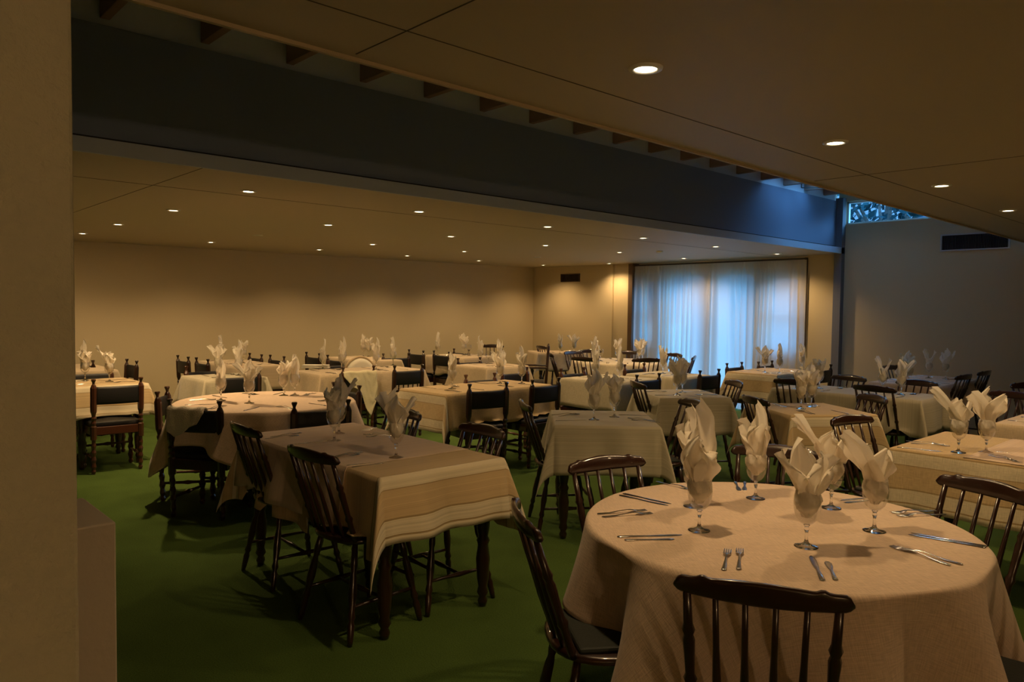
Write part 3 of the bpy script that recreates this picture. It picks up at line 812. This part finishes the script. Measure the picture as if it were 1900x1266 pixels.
def cloth_round(cx, cy, R0, half, rz, m_, label, seed=0, n=64, folds=9, rings=18, name='tablecloth'):
    rnd = random.Random(seed); ph = [rnd.uniform(0, 6.28) for _ in range(6)]
    near = []
    bm = BM(); uvl = bm.loops.layers.uv.new('cloth'); NA = n; g = []
    Rr = .014
    ins = [R0*k/6 for k in range(1, 7)]
    c0 = (bm.verts.new((0, 0, TH+.004)), 0, 0)
    for i in range(NA):
        a = 2*pi*i/NA; ca, sa = cos(a-rz), sin(a-rz)
        emax = half/max(abs(ca), abs(sa)); emax = min(emax, half*1.34)
        row = []
        for k in range(len(ins)):
            rr = ins[k]; row.append((bm.verts.new((rr*cos(a), rr*sin(a), TH+.004)), rr*ca, rr*sa))
        for k in range(1, rings+1):
            t = k/rings; dr = (emax-R0)*(t**1.15); 
            if dr < Rr*1.57: aa = dr/Rr; hz = Rr*sin(aa); dz = Rr*(1-cos(aa))
            else: hz = Rr+.10*(dr-Rr*1.57); dz = Rr+(dr-Rr*1.57)*.99
            q = min(1, dr/.45)**1.2
            w = .085*q**.85*(cos(folds*a+ph[0]+.6*sin(2*a+ph[1]))+.45*cos((folds+4)*a+ph[2]))
            tw = .05*q*sin(folds*a+ph[3])/R0*.6
            rr = R0+hz+w+.02*q
            z = TH+.004-dz+.006*q*sin(5*a+ph[4])
            p = Vector((cx+rr*cos(a+tw), cy+rr*sin(a+tw), z)); p = settle(p, near); p.z = max(p.z, .012)
            row.append((bm.verts.new(p-Vector((cx, cy, 0))), (R0+dr)*ca, (R0+dr)*sa))
        g.append(row)
    for i in range(NA):
        j = (i+1) % NA
        f = bm.faces.new((c0[0], g[i][0][0], g[j][0][0]))
        for lp, t in zip(f.loops, (c0, g[i][0], g[j][0])): lp[uvl].uv = (t[1], t[2]+3)
        for k in range(len(g[0])-1):
            q = [g[i][k], g[i][k+1], g[j][k+1], g[j][k]]
            f = bm.faces.new([t[0] for t in q])
            for lp, t in zip(f.loops, q): lp[uvl].uv = (t[1], t[2]+3)
    o = finish(name, bm, m_, None, True, (cx, cy, 0)); tag(o, label, 'tablecloth')
    md = o.modifiers.new('thickness', 'SOLIDIFY'); md.thickness = .0015; md.offset = 1
    return o

TAB = {}
def table(key, cx, cy, w, l, rz, ph, m_, ow=.30, ol=.30, look='beige linen', seed=None, step=.04, waves=1.0, flare=.06, band='auto'):
    """ph: the phrase that singles the table out"""
    seed = seed if seed is not None else len(TAB)+1
    make_table(cx, cy, w, l, radians(rz), 'dark wooden table under its cloth, %s' % ph, ped=key not in ('T1', 'T3', 'T4', 'T16', 'T9', 'T23'))
    cloth_rect(cx, cy, w, l, radians(rz), ow, ol, m_, '%s tablecloth on %s' % (look, ph), seed, step, waves=waves, flare=flare, band=band)
    TAB[key] = (cx, cy, w, l, radians(rz), ph)

TAB['T2'] = (-1.287, 2.445, .642, .642, 0, 'the front round table')
make_table(-1.287, 2.445, .642, .642, radians(20), 'dark wooden round table under the big cloth at the front right', 'round_table', True)
cloth_round(-1.287, 2.445, .642, .93, radians(54), LIN['rose'], 'big warm beige cloth with soft folds on the front round table', 4, 160, 9, 30)
TAB['T22'] = (-5.60, 2.553, .665, .665, 0, 'the left round table')
make_table(-5.60, 2.553, .665, .665, radians(10), 'dark wooden round table under the cloth at the left', 'round_table', True)
cloth_round(-5.60, 2.553, .665, .92, radians(20), LIN['rose'], 'pinkish beige cloth with deep folds on the left round table', 11, 120, 11, 20)
TAB['T8'] = (-6.97, 8.536, .675, .675, 0, 'the far round table')
make_table(-6.97, 8.536, .675, .675, radians(10), 'dark wooden round table under the cloth by the curtains', 'round_table', True)
cloth_round(-6.97, 8.536, .675, 1.0, radians(20), LIN['pale'], 'pale cloth on the far round table by the curtains', 12, 90, 10, 12)

table('T1', -3.48, 2.135, 1.42, .70, 0, 'the front left table', LIN['sandband'], .30, .37, 'banded sand linen', 5, .025)
table('T3', -3.36, 3.945, .71, .66, -44, 'the small square table', LIN['grey'], .32, .36, 'greyish woven linen', 6, .025)
table('T4', -.90, 4.80, 1.42, .86, 0, 'the right-edge table', LIN['sandband'], .30, .33, 'banded pale linen', 7, .03, band='y')
table('T5', -2.69, 5.60, .66, .66, -33, 'the banded square table', LIN['sandband'], .33, .33, 'banded sand linen', band='x')
table('T6', -3.92, 5.68, .64, .62, -33, 'the brownish square table', LIN['grey'], .33, .36, 'brownish linen')
table('T7', -5.27, 6.30, .70, .74, 2, 'the pale table in mid room', LIN['grey'], .30, .30, 'pale grey linen')
table('T9', -9.10, 9.45, .75, .85, -31, 'the corner table', LIN['sand'], .30, .30, 'sand linen')
table('T10', -5.20, 7.28, .68, .64, 0, 'the table before the curtain centre', LIN['grey'], .28, .28, 'light linen')
table('T11', -4.72, 8.80, .62, 1.06, 3, 'the table right of the curtains', LIN['sandband'], .30, .33, 'banded warm linen')
table('T12', -3.02, 7.22, 1.32, .64, 3, 'the long end-wall table', LIN['grey'], .32, .33, 'grey beige linen')
table('T13', -3.02, 8.72, .66, .70, 2, 'the table under the air vent', LIN['rose'], .30, .28, 'rosy linen')
table('T14', -3.02, 9.50, .66, .72, 2, 'the table against the end wall', LIN['rose'], .30, .28, 'dull rosy linen')
table('T15', -1.17, 6.28, .70, .70, 0, 'the far right-edge table', LIN['sand'], .30, .30, 'sand linen')
table('T16', -5.46, 4.60, .62, 1.34, 3, 'the middle banded table', LIN['sandband'], .32, .34, 'banded golden linen', 17, .03)
table('T17', -7.43, 6.46, .66, .70, 0, 'the small table with clear glasses', LIN['sand'], .30, .30, 'sand linen')
table('T18', -9.10, 7.36, .92, .74, 0, 'the far wall table', LIN['sand'], .30, .30, 'sand linen')
table('T19', -7.68, 4.64, .66, 1.36, 0, 'the long wall-side table', LIN['sand'], .30, .32, 'sand linen', 20, .035)
table('T20', -7.77, 3.08, .62, .62, 0, 'the small pale table', LIN['grey'], .28, .28, 'pale grey linen')
table('T21', -9.50, 3.96, 1.22, .54, 0, 'the second wall table', LIN['sand'], .30, .30, 'golden linen')
table('T23', -7.84, 1.93, .70, .60, 2, 'the table beside the pillar', LIN['sandband'], .30, .30, 'banded golden linen')
table('T24', -9.75, 2.12, 1.10, .62, 0, 'the wall table by the pillar', LIN['sand'], .28, .28, 'golden linen')
table('T25', -9.38, 5.74, 1.05, .55, 0, 'the third wall table', LIN['sand'], .30, .30, 'pale golden linen')

# toppers: second cloths laid across
cloth_rect(-3.62, 2.135, 1.14, .705, 0, .0, .30, LIN['rose'], 'plain rosy topper cloth laid across the front left table', 31, .03, .0035, 'topper_cloth', (0, 0), .11)
cloth_rect(-.72, 4.80, 1.05, .865, 0, .0, .0, LIN['rose'], 'plain topper cloth laid on the right-edge table', 32, .03, .0035, 'topper_cloth', (0, 0), .11)

# ------------------------------------------------------------------ goblets and napkins
def make_goblet():
    root = empty('wine_goblet')
    bm = BM(); _, rg = lathe(bm, [(.0365, 0), (.0375, .0015), (.034, .0035), (.018, .007), (.008, .013), (.0048, .025), (.0044, .042), (.0062, .052), (.0085, .056), (.0062, .060), (.007, .066), (.010, .070)], 28)
    bm.faces.new(rg[0]); bm.faces.new(rg[-1]); finish('stem', bm, stem_glass, root, True)
    outer = [(.010, .070), (.020, .076), (.031, .090), (.0385, .108), (.0425, .128), (.0420, .148), (.0395, .164), (.0375, .176)]
    inner = [(r-.0012, z) for r, z in outer[::-1]]; inner[-1] = (.007, .0725); inner[-2] = (.018, .078)
    bm = BM(); _, rg = lathe(bm, outer+inner, 28); bm.faces.new(rg[-1]); finish('bowl', bm, bowl_glass, root, True)
    return root
GOB = [make_goblet(), False]; register(GOB[0])
def make_napkin_mesh(seed, petals):
    """folded paper napkin: bundled in the bowl, petals fanning out; petals = [(angle, lean, width, height, curl)]"""
    rnd = random.Random(seed); bm = BM()
    for (ang, lean, wd, h, curl) in petals:
        NU, NV = 12, 18; g = []
        for j in range(NV+1):
            v = j/NV; z = .092+(h-.092)*v
            row = []
            rim = .033
            # half width: narrow in the bowl, held by the rim, then opening to a point
            if z < .176: hw = .010+.023*((z-.092)/.084)**.6; rr = hw*.85
            else:
                q = (z-.176)/(h-.176); hw = rim+(wd-rim)*sin(min(1, q*1.7)*pi/2); 
                if q > .58: hw *= max(.05, 1-((q-.58)/.42)**1.9)
                hw *= 1+.10*sin(z*70+seed*2+ang*3)
                rr = .028+.010*q
            lx = lean*.36*max(0, z-.165)*(1+.9*max(0, (z-.2)/.15))
            for i in range(NU+1):
                u = -1+2*i/NU
                x = u*hw
                y = rr*(1-u*u)*.8-.004+.004*sin(u*6+v*5+seed)+.003*sin(u*13-v*9+ang)+lx
                y += curl*.8*max(0, z-.19)*abs(u)*1.2+.010*sin(u*7+ang*4)*min(1, max(0, z-.18)/.05)
                zz = z-.012*u*u*(z > .176)+.35*u*sin(ang*5+seed)*max(0, z-.18)
                c, s = cos(ang), sin(ang)
                row.append(bm.verts.new((x*c-y*s, x*s+y*c, zz)))
            g.append(row)
        for j in range(NV):
            for i in range(NU): bm.faces.new((g[j][i], g[j][i+1], g[j+1][i+1], g[j+1][i]))
    # scrunched bulb inside the bowl
    NR = 22; rings = []
    for j in range(9):
        z = .096+.080*j/8; r0 = [.004, .018, .026, .031, .034, .035, .034, .032, .029][j]
        rings.append([bm.verts.new((r0*(1+.10*sin(k*pi*2*5/NR+j*.8+seed)+.06*rnd.uniform(-1, 1))*cos(2*pi*k/NR), r0*(1+.10*sin(k*pi*2*5/NR+j*.8+seed)+.06*rnd.uniform(-1, 1))*sin(2*pi*k/NR), z)) for k in range(NR)])
    for q, w in zip(rings, rings[1:]):
        for k in range(NR): bm.faces.new((q[k], q[(k+1) % NR], w[(k+1) % NR], w[k]))
    bm.faces.new(rings[0][::-1])
    me = bpy.data.meshes.new('napkin'); bmesh.ops.recalc_face_normals(bm, faces=bm.faces); bm.to_mesh(me); bm.free()
    for p in me.polygons: p.use_smooth = True
    me.materials.append(napkin_m); return me
NM = {
 'tall':  (make_napkin_mesh(1, [(0.1, .12, .050, .385, .0), (.5, -.35, .055, .30, .2), (2.8, .25, .055, .31, .2), (4.2, .1, .05, .27, .3)]), 'tall single point'),
 'three': (make_napkin_mesh(2, [(0.0, .05, .040, .345, .1), (1.2, .45, .036, .29, .2), (3.4, .35, .040, .30, .0), (5.1, .2, .036, .28, .1)]), 'tight upright points'),
 'fan':   (make_napkin_mesh(3, [(0.3, -.15, .055, .32, .0), (1.6, .9, .050, .30, -.1), (3.3, .8, .055, .31, .2), (4.9, .9, .050, .29, .2)]), 'wide spread petals'),
 'cone':  (make_napkin_mesh(4, [(0.0, .05, .052, .275, .5), (3.1, .15, .052, .28, .4), (1.6, .9, .045, .33, .1), (4.6, .3, .045, .26, .3)]), 'rolled cone and a side wing'),
 'wing':  (make_napkin_mesh(5, [(0.2, .3, .050, .33, .0), (2.0, 1.2, .045, .30, -.2), (3.6, .2, .045, .29, .2), (5.0, 1.3, .040, .27, -.1)]), 'a wing drooping to one side'),
 'ears':  (make_napkin_mesh(6, [(.5, .55, .032, .315, .0), (3.64, .55, .032, .305, .0), (2.0, .15, .034, .24, .2)]), 'two upright ears'),
 'ruffle': (make_napkin_mesh(7, [(.2, .4, .045, .28, .3), (1.5, .5, .045, .27, .3), (2.9, .5, .045, .285, .2), (4.2, .4, .045, .275, .3), (5.4, .5, .04, .27, .3)]), 'a ruffled top'),
 'blade': (make_napkin_mesh(8, [(0.0, .08, .034, .335, .0), (2.2, .2, .034, .24, .2), (4.2, .2, .034, .23, .2)]), 'one straight blade'),
}
NAP_FIRST = [True]
def goblet(px, py, shape, ph, which, turn=None, xy=None):
    if xy: x, y = xy
    else: p = at(px, py, TH); x, y = p.x, p.y
    if not GOB[1]: o = GOB[0]; GOB[1] = True
    else: o = copy_tree(GOB[0])
    o.location = (x, y, TH+.0062); o.rotation_euler = (0, 0, random.uniform(0, 6))
    if shape is None:
        tag(o, 'empty clear stemmed goblet on %s, %s' % (ph, which), 'glass', 'stemmed goblets on the tables'); return
    tag(o, 'clear stemmed goblet holding a napkin on %s, %s' % (ph, which), 'glass', 'stemmed goblets on the tables')
    me, sh = NM[shape]
    n = bpy.data.objects.new('napkin', me); COL.objects.link(n)
    if ph == TAB['T2'][5] or ph == TAB['T4'][5]: n.scale = (1.15, 1.15, 1.02)
    n.location = (x, y, TH+.0062); n.rotation_euler = (0, 0, random.uniform(0, 6.28) if turn is None else radians(turn))
    tag(n, 'cream napkin, %s, on %s, %s' % (sh, ph, which), 'napkin', 'napkins standing in the goblets')

T = lambda k: TAB[k][5]
# (the napkins' faces are turned with the camera direction: 47 deg = across the view)
goblet(1297, 988, 'tall', T('T2'), 'front left', 47)
goblet(1286, 943, 'three', T('T2'), 'behind the front left', 80)
goblet(1401.6, 928, 'three', T('T2'), 'back centre', 40)
goblet(1495.6, 1018, 'wing', T('T2'), 'nearest the camera', 47)
goblet(1541.7, 946, 'cone', T('T2'), 'back right', 20)
goblet(1621.9, 989, 'cone', T('T2'), 'rightmost', 60)
goblet(620, 820, 'ruffle', T('T1'), 'left front')
goblet(629, 807, 'fan', T('T1'), 'left back')
goblet(735, 852, 'fan', T('T1'), 'right', 50)
goblet(1102, 781, 'fan', T('T3'), 'left')
goblet(1140, 775.5, 'ruffle', T('T3'), 'right')
goblet(410, 745, 'ears', T('T22'), 'leftmost', 47)
goblet(462.5, 750, 'wing', T('T22'), 'second from left', 40)
goblet(526, 735.5, 'cone', T('T22'), 'third from left')
goblet(547, 735, 'ears', T('T22'), 'rightmost', 50)
goblet(599, 686, 'blade', T('T19'), 'leftmost')
goblet(634, 686, 'ears', T('T19'), 'second from left', 47)
goblet(698, 686.5, 'three', T('T19'), 'third from left')
goblet(729.5, 679, 'blade', T('T19'), 'rightmost')
goblet(637, 680.5, 'blade', T('T19'), 'behind the second one')
goblet(674, 662.5, 'ears', T('T25'), 'left', 47)
goblet(684, 663, 'ruffle', T('T25'), 'right')
goblet(405, 696, 'wing', T('T20'), 'left')
goblet(443, 698, 'three', T('T20'), 'right')
goblet(412, 675, 'blade', T('T21'), 'left')
goblet(452, 675, 'ruffle', T('T21'), 'right')
goblet(839, 723, 'ears', T('T16'), 'leftmost', 47)
goblet(928, 713, 'fan', T('T16'), 'middle')
goblet(968, 713, 'three', T('T16'), 'rightmost')
goblet(891, 675, 'three', T('T17'), 'left with napkin')
goblet(927, 677, 'ears', T('T17'), 'right with napkin', 50)
goblet(906, 676, None, T('T17'), 'between the napkins')
goblet(861, 660, 'fan', T('T18'), 'right')
goblet(870, 661, None, T('T18'), 'right of the napkins')
goblet(812, 660, 'blade', T('T18'), 'left')
goblet(1039, 657.5, 'ears', T('T9'), 'left', 47)
goblet(1065, 657, 'wing', T('T9'), 'right')
goblet(1102, 673, 'three', T('T8'), 'left')
goblet(1146, 671, 'wing', T('T8'), 'middle')
goblet(1186, 671.5, 'fan', T('T8'), 'right')
goblet(1192, 669.5, 'ruffle', T('T8'), 'far right')
goblet(1114, 671, None, T('T8'), 'beside the left napkin')
goblet(1105, 706, 'three', T('T7'), 'left')
goblet(1150, 706, 'blade', T('T7'), 'right')
goblet(1256, 734.5, 'fan', T('T6'), 'left')
goblet(1266, 730, 'ruffle', T('T6'), 'right')
goblet(1230, 694.5, 'wing', T('T10'), 'left')
goblet(1250, 696, None, T('T10'), 'right')
goblet(1419, 692, 'wing', T('T11'), 'left')
goblet(1446, 694, 'blade', T('T11'), 'centre')
goblet(1487, 687, 'ears', T('T11'), 'right')
goblet(1637, 729, 'ears', T('T12'), 'middle', 60)
goblet(1671.5, 734, 'fan', T('T12'), 'right')
goblet(1520, 722.5, 'ruffle', T('T12'), 'left')
goblet(1486, 760, 'ruffle', T('T5'), 'left')
goblet(1505, 756.5, 'fan', T('T5'), 'right')
goblet(1686, 713.5, 'fan', T('T13'), 'right half')
goblet(1723, 703, 'ears', T('T14'), 'left', 50)
goblet(1754, 704, 'fan', T('T14'), 'right')
goblet(1778, 842, 'cone', T('T4'), 'left', 30)
goblet(1829.5, 842, 'fan', T('T4'), 'right', 47)
goblet(203, 709.5, 'cone', T('T23'), 'right', 47)
goblet(158, 707, 'ruffle', T('T23'), 'left')
goblet(155, 685, 'ears', T('T24'), 'beside the pillar', 47)

# ------------------------------------------------------------------ cutlery
def make_knife():
    bm = BM(); L = .225
    st = [(-.112, .0040, .0022), (-.105, .0085, .0028), (-.06, .0068, .0026), (-.02, .0048, .0022), (-.012, .0060, .0018), (.02, .0090, .0010), (.07, .0098, .0008), (.095, .0080, .0007), (.110, .0025, .0006)]
    rr = []
    for y, w, t in st: rr.append([bm.verts.new((x*w, y, z)) for x, z in ((-1, t*.5), (-.6, t*1.2), (.6, t*1.2), (1, t*.5), (.6, 0), (-.6, 0))])
    for q, w in zip(rr, rr[1:]):
        for k in range(6): bm.faces.new((q[k], q[(k+1) % 6], w[(k+1) % 6], w[k]))
    bm.faces.new(rr[0][::-1]); bm.faces.new(rr[-1])
    return finish('table_knife', bm, steel, None, True)
def make_fork():
    bm = BM()
    def zc(y):
        if y < .03: return .004+.006*max(0, (y+.04)/.07)
        return .010-.008*sin((y-.03)/.07*pi*.75)
    st = [(-.098, .0040), (-.090, .0080), (-.05, .0058), (-.01, .0030), (.02, .0030), (.035, .0060), (.045, .0110), (.058, .0120)]
    rr = []
    for y, w in st: 
        z = zc(y) if y > -.05 else .002; t = .0016
        rr.append([bm.verts.new((x*w, y, z+q*t)) for x, q in ((-1, 0), (-.6, 1), (.6, 1), (1, 0), (.6, -.6), (-.6, -.6))])
    for q, w in zip(rr, rr[1:]):
        for k in range(6): bm.faces.new((q[k], q[(k+1) % 6], w[(k+1) % 6], w[k]))
    bm.faces.new(rr[0][::-1]); bm.faces.new(rr[-1])
    for k in range(4):
        x = -.0098+.00653*k; pr = []
        for y, w in ((.057, .0019), (.075, .0016), (.090, .0014), (.098, .0006)):
            z = zc(y); pr.append([bm.verts.new((x+a*w, y, z+b*.0012)) for a, b in ((-1, -1), (1, -1), (1, 1), (-1, 1))])
        for q, w in zip(pr, pr[1:]):
            for j in range(4): bm.faces.new((q[j], q[(j+1) % 4], w[(j+1) % 4], w[j]))
        bm.faces.new(pr[0][::-1]); bm.faces.new(pr[-1])
    return finish('dinner_fork', bm, steel, None, True)
def make_small_knife():
    bm = BM(); st = [(-.085, .0060, .002), (-.078, .0080, .0026), (-.03, .0052, .0022), (0, .0042, .0018), (.01, .0062, .0012), (.035, .0100, .0009), (.065, .0105, .0008), (.080, .0060, .0006)]
    rr = []
    for y, w, t in st: rr.append([bm.verts.new((x*w, y, z)) for x, z in ((-1, t*.5), (-.6, t*1.2), (.6, t*1.2), (1, t*.5), (.6, 0), (-.6, 0))])
    for q, w in zip(rr, rr[1:]):
        for k in range(6): bm.faces.new((q[k], q[(k+1) % 6], w[(k+1) % 6], w[k]))
    bm.faces.new(rr[0][::-1]); bm.faces.new(rr[-1])
    return finish('butter_knife', bm, steel, None, True)
CUT = {'k': [make_knife(), False, 'knife', 'table knives on the tables'], 'f': [make_fork(), False, 'fork', 'dinner forks on the tables'], 'b': [make_small_knife(), False, 'knife', 'butter knives on the tables']}
def piece(kind, x, y, ang, label, group=None, zz=.0062):
    c = CUT[kind]
    if not c[1]: o = c[0]; c[1] = True
    else: o = c[0].copy(); COL.objects.link(o)
    o.location = (x, y, TH+zz); o.rotation_euler = (0, 0, ang-pi/2)
    tag(o, label, c[2], group or c[3])
def cut(kind, a, b, label):
    """a: handle end in the photo, b: tip"""
    p, q = at(a[0], a[1], TH), at(b[0], b[1], TH)
    piece(kind, (p.x+q.x)/2, (p.y+q.y)/2, atan2(q.y-p.y, q.x-p.x), label)
R2 = T('T2')
cut('k', (1150, 918), (1253, 940), 'long steel knife at the upper left of the front round table, inner one')
cut('k', (1152, 923), (1238, 941), 'long steel knife at the upper left of the front round table, outer one')
cut('f', (1107, 958), (1200, 951), 'fork above the other at the left edge of the front round table')
cut('f', (1108, 964), (1218, 956), 'fork below the other at the left edge of the front round table')
cut('k', (1137, 1001), (1274, 996), 'steel knife left of the front left goblet, upper of a pair')
cut('b', (1146, 1007), (1266, 1004), 'shorter steel knife left of the front left goblet, lower of a pair')
cut('f', (1342, 1067), (1351, 1022), 'fork pointing away above the near chair, left of two')
cut('f', (1370, 1068), (1373, 1019), 'fork pointing away above the near chair, right of two')
cut('k', (1527, 1084), (1504, 1034), 'knife with a blue shine on its blade above the near chair')
cut('b', (1552, 1085), (1533, 1042), 'butter knife with a dull blade above the near chair')
cut('k', (1828, 1018), (1693, 993), 'knife at the right side of the front round table, upper of a pair')
cut('k', (1836, 1022), (1678, 994), 'knife at the right side of the front round table, lower of a pair')
cut('f', (1772, 1057), (1646, 1016), 'fork at the lower right of the front round table, left of a pair')
cut('f', (1787, 1053), (1662, 1020), 'fork at the lower right of the front round table, right of a pair')
cut('f', (1740, 952), (1652, 956), 'fork at the far right of the front round table, upper of a pair')
cut('f', (1752, 959), (1668, 962), 'fork at the far right of the front round table, lower of a pair')
cut('k', (1640, 924), (1558, 932), 'knife behind the rightmost goblet with a pale blade, upper one')
cut('b', (1636, 930), (1558, 937), 'knife behind the rightmost goblet with a pale blade, lower one')
cut('b', (1364, 897), (1372, 914), 'small knife at the far edge beside the back centre goblet, left one')
cut('b', (1382, 897), (1381, 914), 'small knife at the far edge beside the back centre goblet, right one')
cut('f', (1228, 900), (1276, 911), 'fork half hidden behind the front left goblet at the far edge')
# front left table
cut('k', (646, 867), (722, 858), 'knife at the near right place of the front left table, upper of a pair')
cut('b', (650, 870), (716, 861), 'knife at the near right place of the front left table, lower of a pair')
cut('f', (614, 851), (668, 843), 'fork beside the chair crest on the front left table, upper one')
cut('f', (608, 855), (660, 847), 'fork beside the chair crest on the front left table, lower one')
cut('k', (560, 826), (604, 821), 'knife left of the left goblets on the front left table')
cut('f', (500, 814), (560, 806), 'fork at the far left corner of the front left table, upper one')
cut('f', (493, 817), (552, 811), 'fork at the far left corner of the front left table, lower one')
cut('k', (703, 796), (637, 803), 'knife at the far edge of the front left table, upper one')
cut('b', (694, 799), (640, 805), 'knife at the far edge of the front left table, lower one')
cut('f', (727, 807), (684, 809), 'fork behind the right napkin on the front left table, upper one')
cut('f', (732, 811), (690, 813), 'fork behind the right napkin on the front left table, lower one')
# small square table
cut('f', (1027, 772), (1066, 770), 'fork at the left of the small square table, upper one')
cut('f', (1033, 775), (1078, 770), 'fork at the left of the small square table, lower one')
cut('k', (1025, 783), (1095, 781), 'knife at the near left edge of the small square table')
cut('k', (1152, 772), (1202, 773), 'knife at the far right of the small square table')
cut('f', (1215, 783), (1165, 778), 'fork at the near right of the small square table, upper one')
cut('f', (1222, 786), (1175, 782), 'fork at the near right of the small square table, lower one')
# right edge table
cut('f', (1692, 822), (1740, 827), 'fork at the left of the right-edge table, upper one')
cut('f', (1700, 826), (1752, 830), 'fork at the left of the right-edge table, lower one')
cut('k', (1660, 832), (1755, 841), 'knife at the near left of the right-edge table')
cut('k', (1856, 842), (1930, 850), 'knife behind the right goblet on the right-edge table')
cut('f', (1838, 846), (1878, 857), 'fork right of the right goblet on the edge table, upper one')
cut('f', (1842, 850), (1885, 860), 'fork right of the right goblet on the edge table, lower one')

LAID = {}
def settings(key, spots):
    """place settings on the tables behind; spots: (x, y offset in table frame, facing deg)"""
    cx, cy, w, l, rz, ph = TAB[key]
    for (sx, sy, a) in spots:
        a = radians(a)+rz; c = Vector((cx+sx*cos(rz)-sy*sin(rz), cy+sx*sin(rz)+sy*cos(rz)))
        d = Vector((cos(a), sin(a))); s = Vector((-d.y, d.x))
        for (kind, off, wh) in (('k', -.13, 'knife'), ('f', .13, 'fork'), ('f', .155, 'fork')):
            q = c+s*off; LAID.setdefault((key, wh), []).append((shown((q.x, q.y, TH))[0], kind, q.x, q.y, a))
def two(key):  # one at each long side
    cx, cy, w, l, rz, ph = TAB[key]
    settings(key, [(-w/2+.13, 0, 0), (w/2-.13, 0, 180)] if l >= w else [(0, -l/2+.13, 90), (0, l/2-.13, -90)])
def four(key):
    cx, cy, w, l, rz, ph = TAB[key]
    if l >= w: settings(key, [(sx*(w/2-.13), sy*l/4, 0 if sx < 0 else 180) for sx in (-1, 1) for sy in (-1, 1)])
    else: settings(key, [(sx*w/4, sy*(l/2-.13), 90 if sy < 0 else -90) for sx in (-1, 1) for sy in (-1, 1)])
for k in ('T5', 'T6', 'T7', 'T9', 'T10', 'T13', 'T14', 'T17', 'T18', 'T20', 'T23', 'T15'): two(k)
for k in ('T16', 'T12', 'T11', 'T19', 'T21'): four(k)
settings('T22', [(.47*cos(a), .47*sin(a), degrees(a)+180) for a in [radians(x) for x in (-52, 8, 68, 128, 188, 248)]])
settings('T8', [(.47*cos(a), .47*sin(a), degrees(a)+180) for a in [radians(x) for x in (-52, 20, 92, 164, 236)]])

RANK = ['first', 'second', 'third', 'fourth', 'fifth', 'sixth', 'seventh', 'eighth', 'ninth', 'tenth', 'eleventh', 'twelfth']
for (key, wh), items in LAID.items():
    items.sort()
    for i, (_, kind, x, y, a) in enumerate(items):
        if len(items) == 2: w_ = 'the %s one' % ('left', 'right')[i]
        else: w_ = '%s from the left' % RANK[i]
        piece(kind, x, y, a, 'steel %s on %s, %s' % (wh, TAB[key][5], w_))

# ------------------------------------------------------------------ throws over chairs
def chair_frame(o):
    return o.location.copy(), o.rotation_euler[2]
def drape(o, x0, x1, front, backs, z_top, y_back, m_, name, label, cat, seed, skew=0.0, thick=.006):
    """cloth folded over the chair's back band"""
    loc, a = chair_frame(o); bm = BM(); NU, NV = 30, 34; g = []
    for i in range(NU+1):
        u = i/NU; row = []
        kk = u*(len(backs)-1); k0 = min(int(kk), len(backs)-2); back = backs[k0]+(backs[k0+1]-backs[k0])*(kk-k0)
        for j in range(NV+1):
            fr = front*(1-skew*abs(u-.35)); L = fr+back+.05; s2 = L*j/NV
            if s2 < back: y = y_back-.018-.012*(1-s2/back); z = z_top-(back-s2)
            elif s2 < back+.05: t = (s2-back)/.05; y = y_back-.018+.045*max(0, t); z = z_top+.012*sin(pi*max(0, min(1, t)))
            else: q = s2-back-.05; y = y_back+.028+.02*sin(u*9+seed)*min(1, q/.1)+.05*q; z = z_top-q
            z += .006*sin(u*14+seed)*(s2/L); y += .008*noise.noise(Vector((u*7, s2*14, seed)))
            x = x0+(x1-x0)*u+.02*sin(s2*16+seed)*(abs(z-z_top))*2
            row.append(bm.verts.new((x, y, max(z, .03))))
        g.append(row)
    for i in range(NU):
        for j in range(NV): bm.faces.new((g[i][j], g[i+1][j], g[i+1][j+1], g[i][j+1]))
    t = finish(name, bm, m_, None, True, loc); t.rotation_euler = (0, 0, a); tag(t, label, cat)
    md = t.modifiers.new('thickness', 'SOLIDIFY'); md.thickness = thick; md.offset = 0
    return t
drape(NAPCH, -.19, .09, .08, (.15, .19, .17, .12, .10, .02), .775, -.225, mat('white_fleece', (.66, .60, .48), .95, bump=(160, .8), sheen=.3), 'folded_fleece', 'folded white fleece over the leather-back chair before the left round table', 'blanket', 2, .6, .012)
drape(THR, -.20, .21, .05, (.04, .10, .16, .19, .26, .42, .50, .34), .775, -.225, mat('cream_throw_cloth', (.66, .60, .40), .9, bump=(60, .3)), 'cream_throw', 'cream throw hanging over the back of the red-brown chair', 'throw', 5, .3, .006)
_p = at(586, 684, TH)
bm = BM(); box(bm, -.16, .16, -.06, .06, 0, .012, .004); box(bm, -.155, .15, -.055, .055, .012, .026, .004); box(bm, -.15, .155, -.058, .05, .026, .040, .004)
tag(finish('folded_cloth', bm, mat('white_folded', (.74, .70, .60), .8), None, False, (_p.x, _p.y, TH+.006)), 'white cloth folded flat at the left end of the long wall-side table', 'cloth').rotation_euler = (0, 0, radians(50))
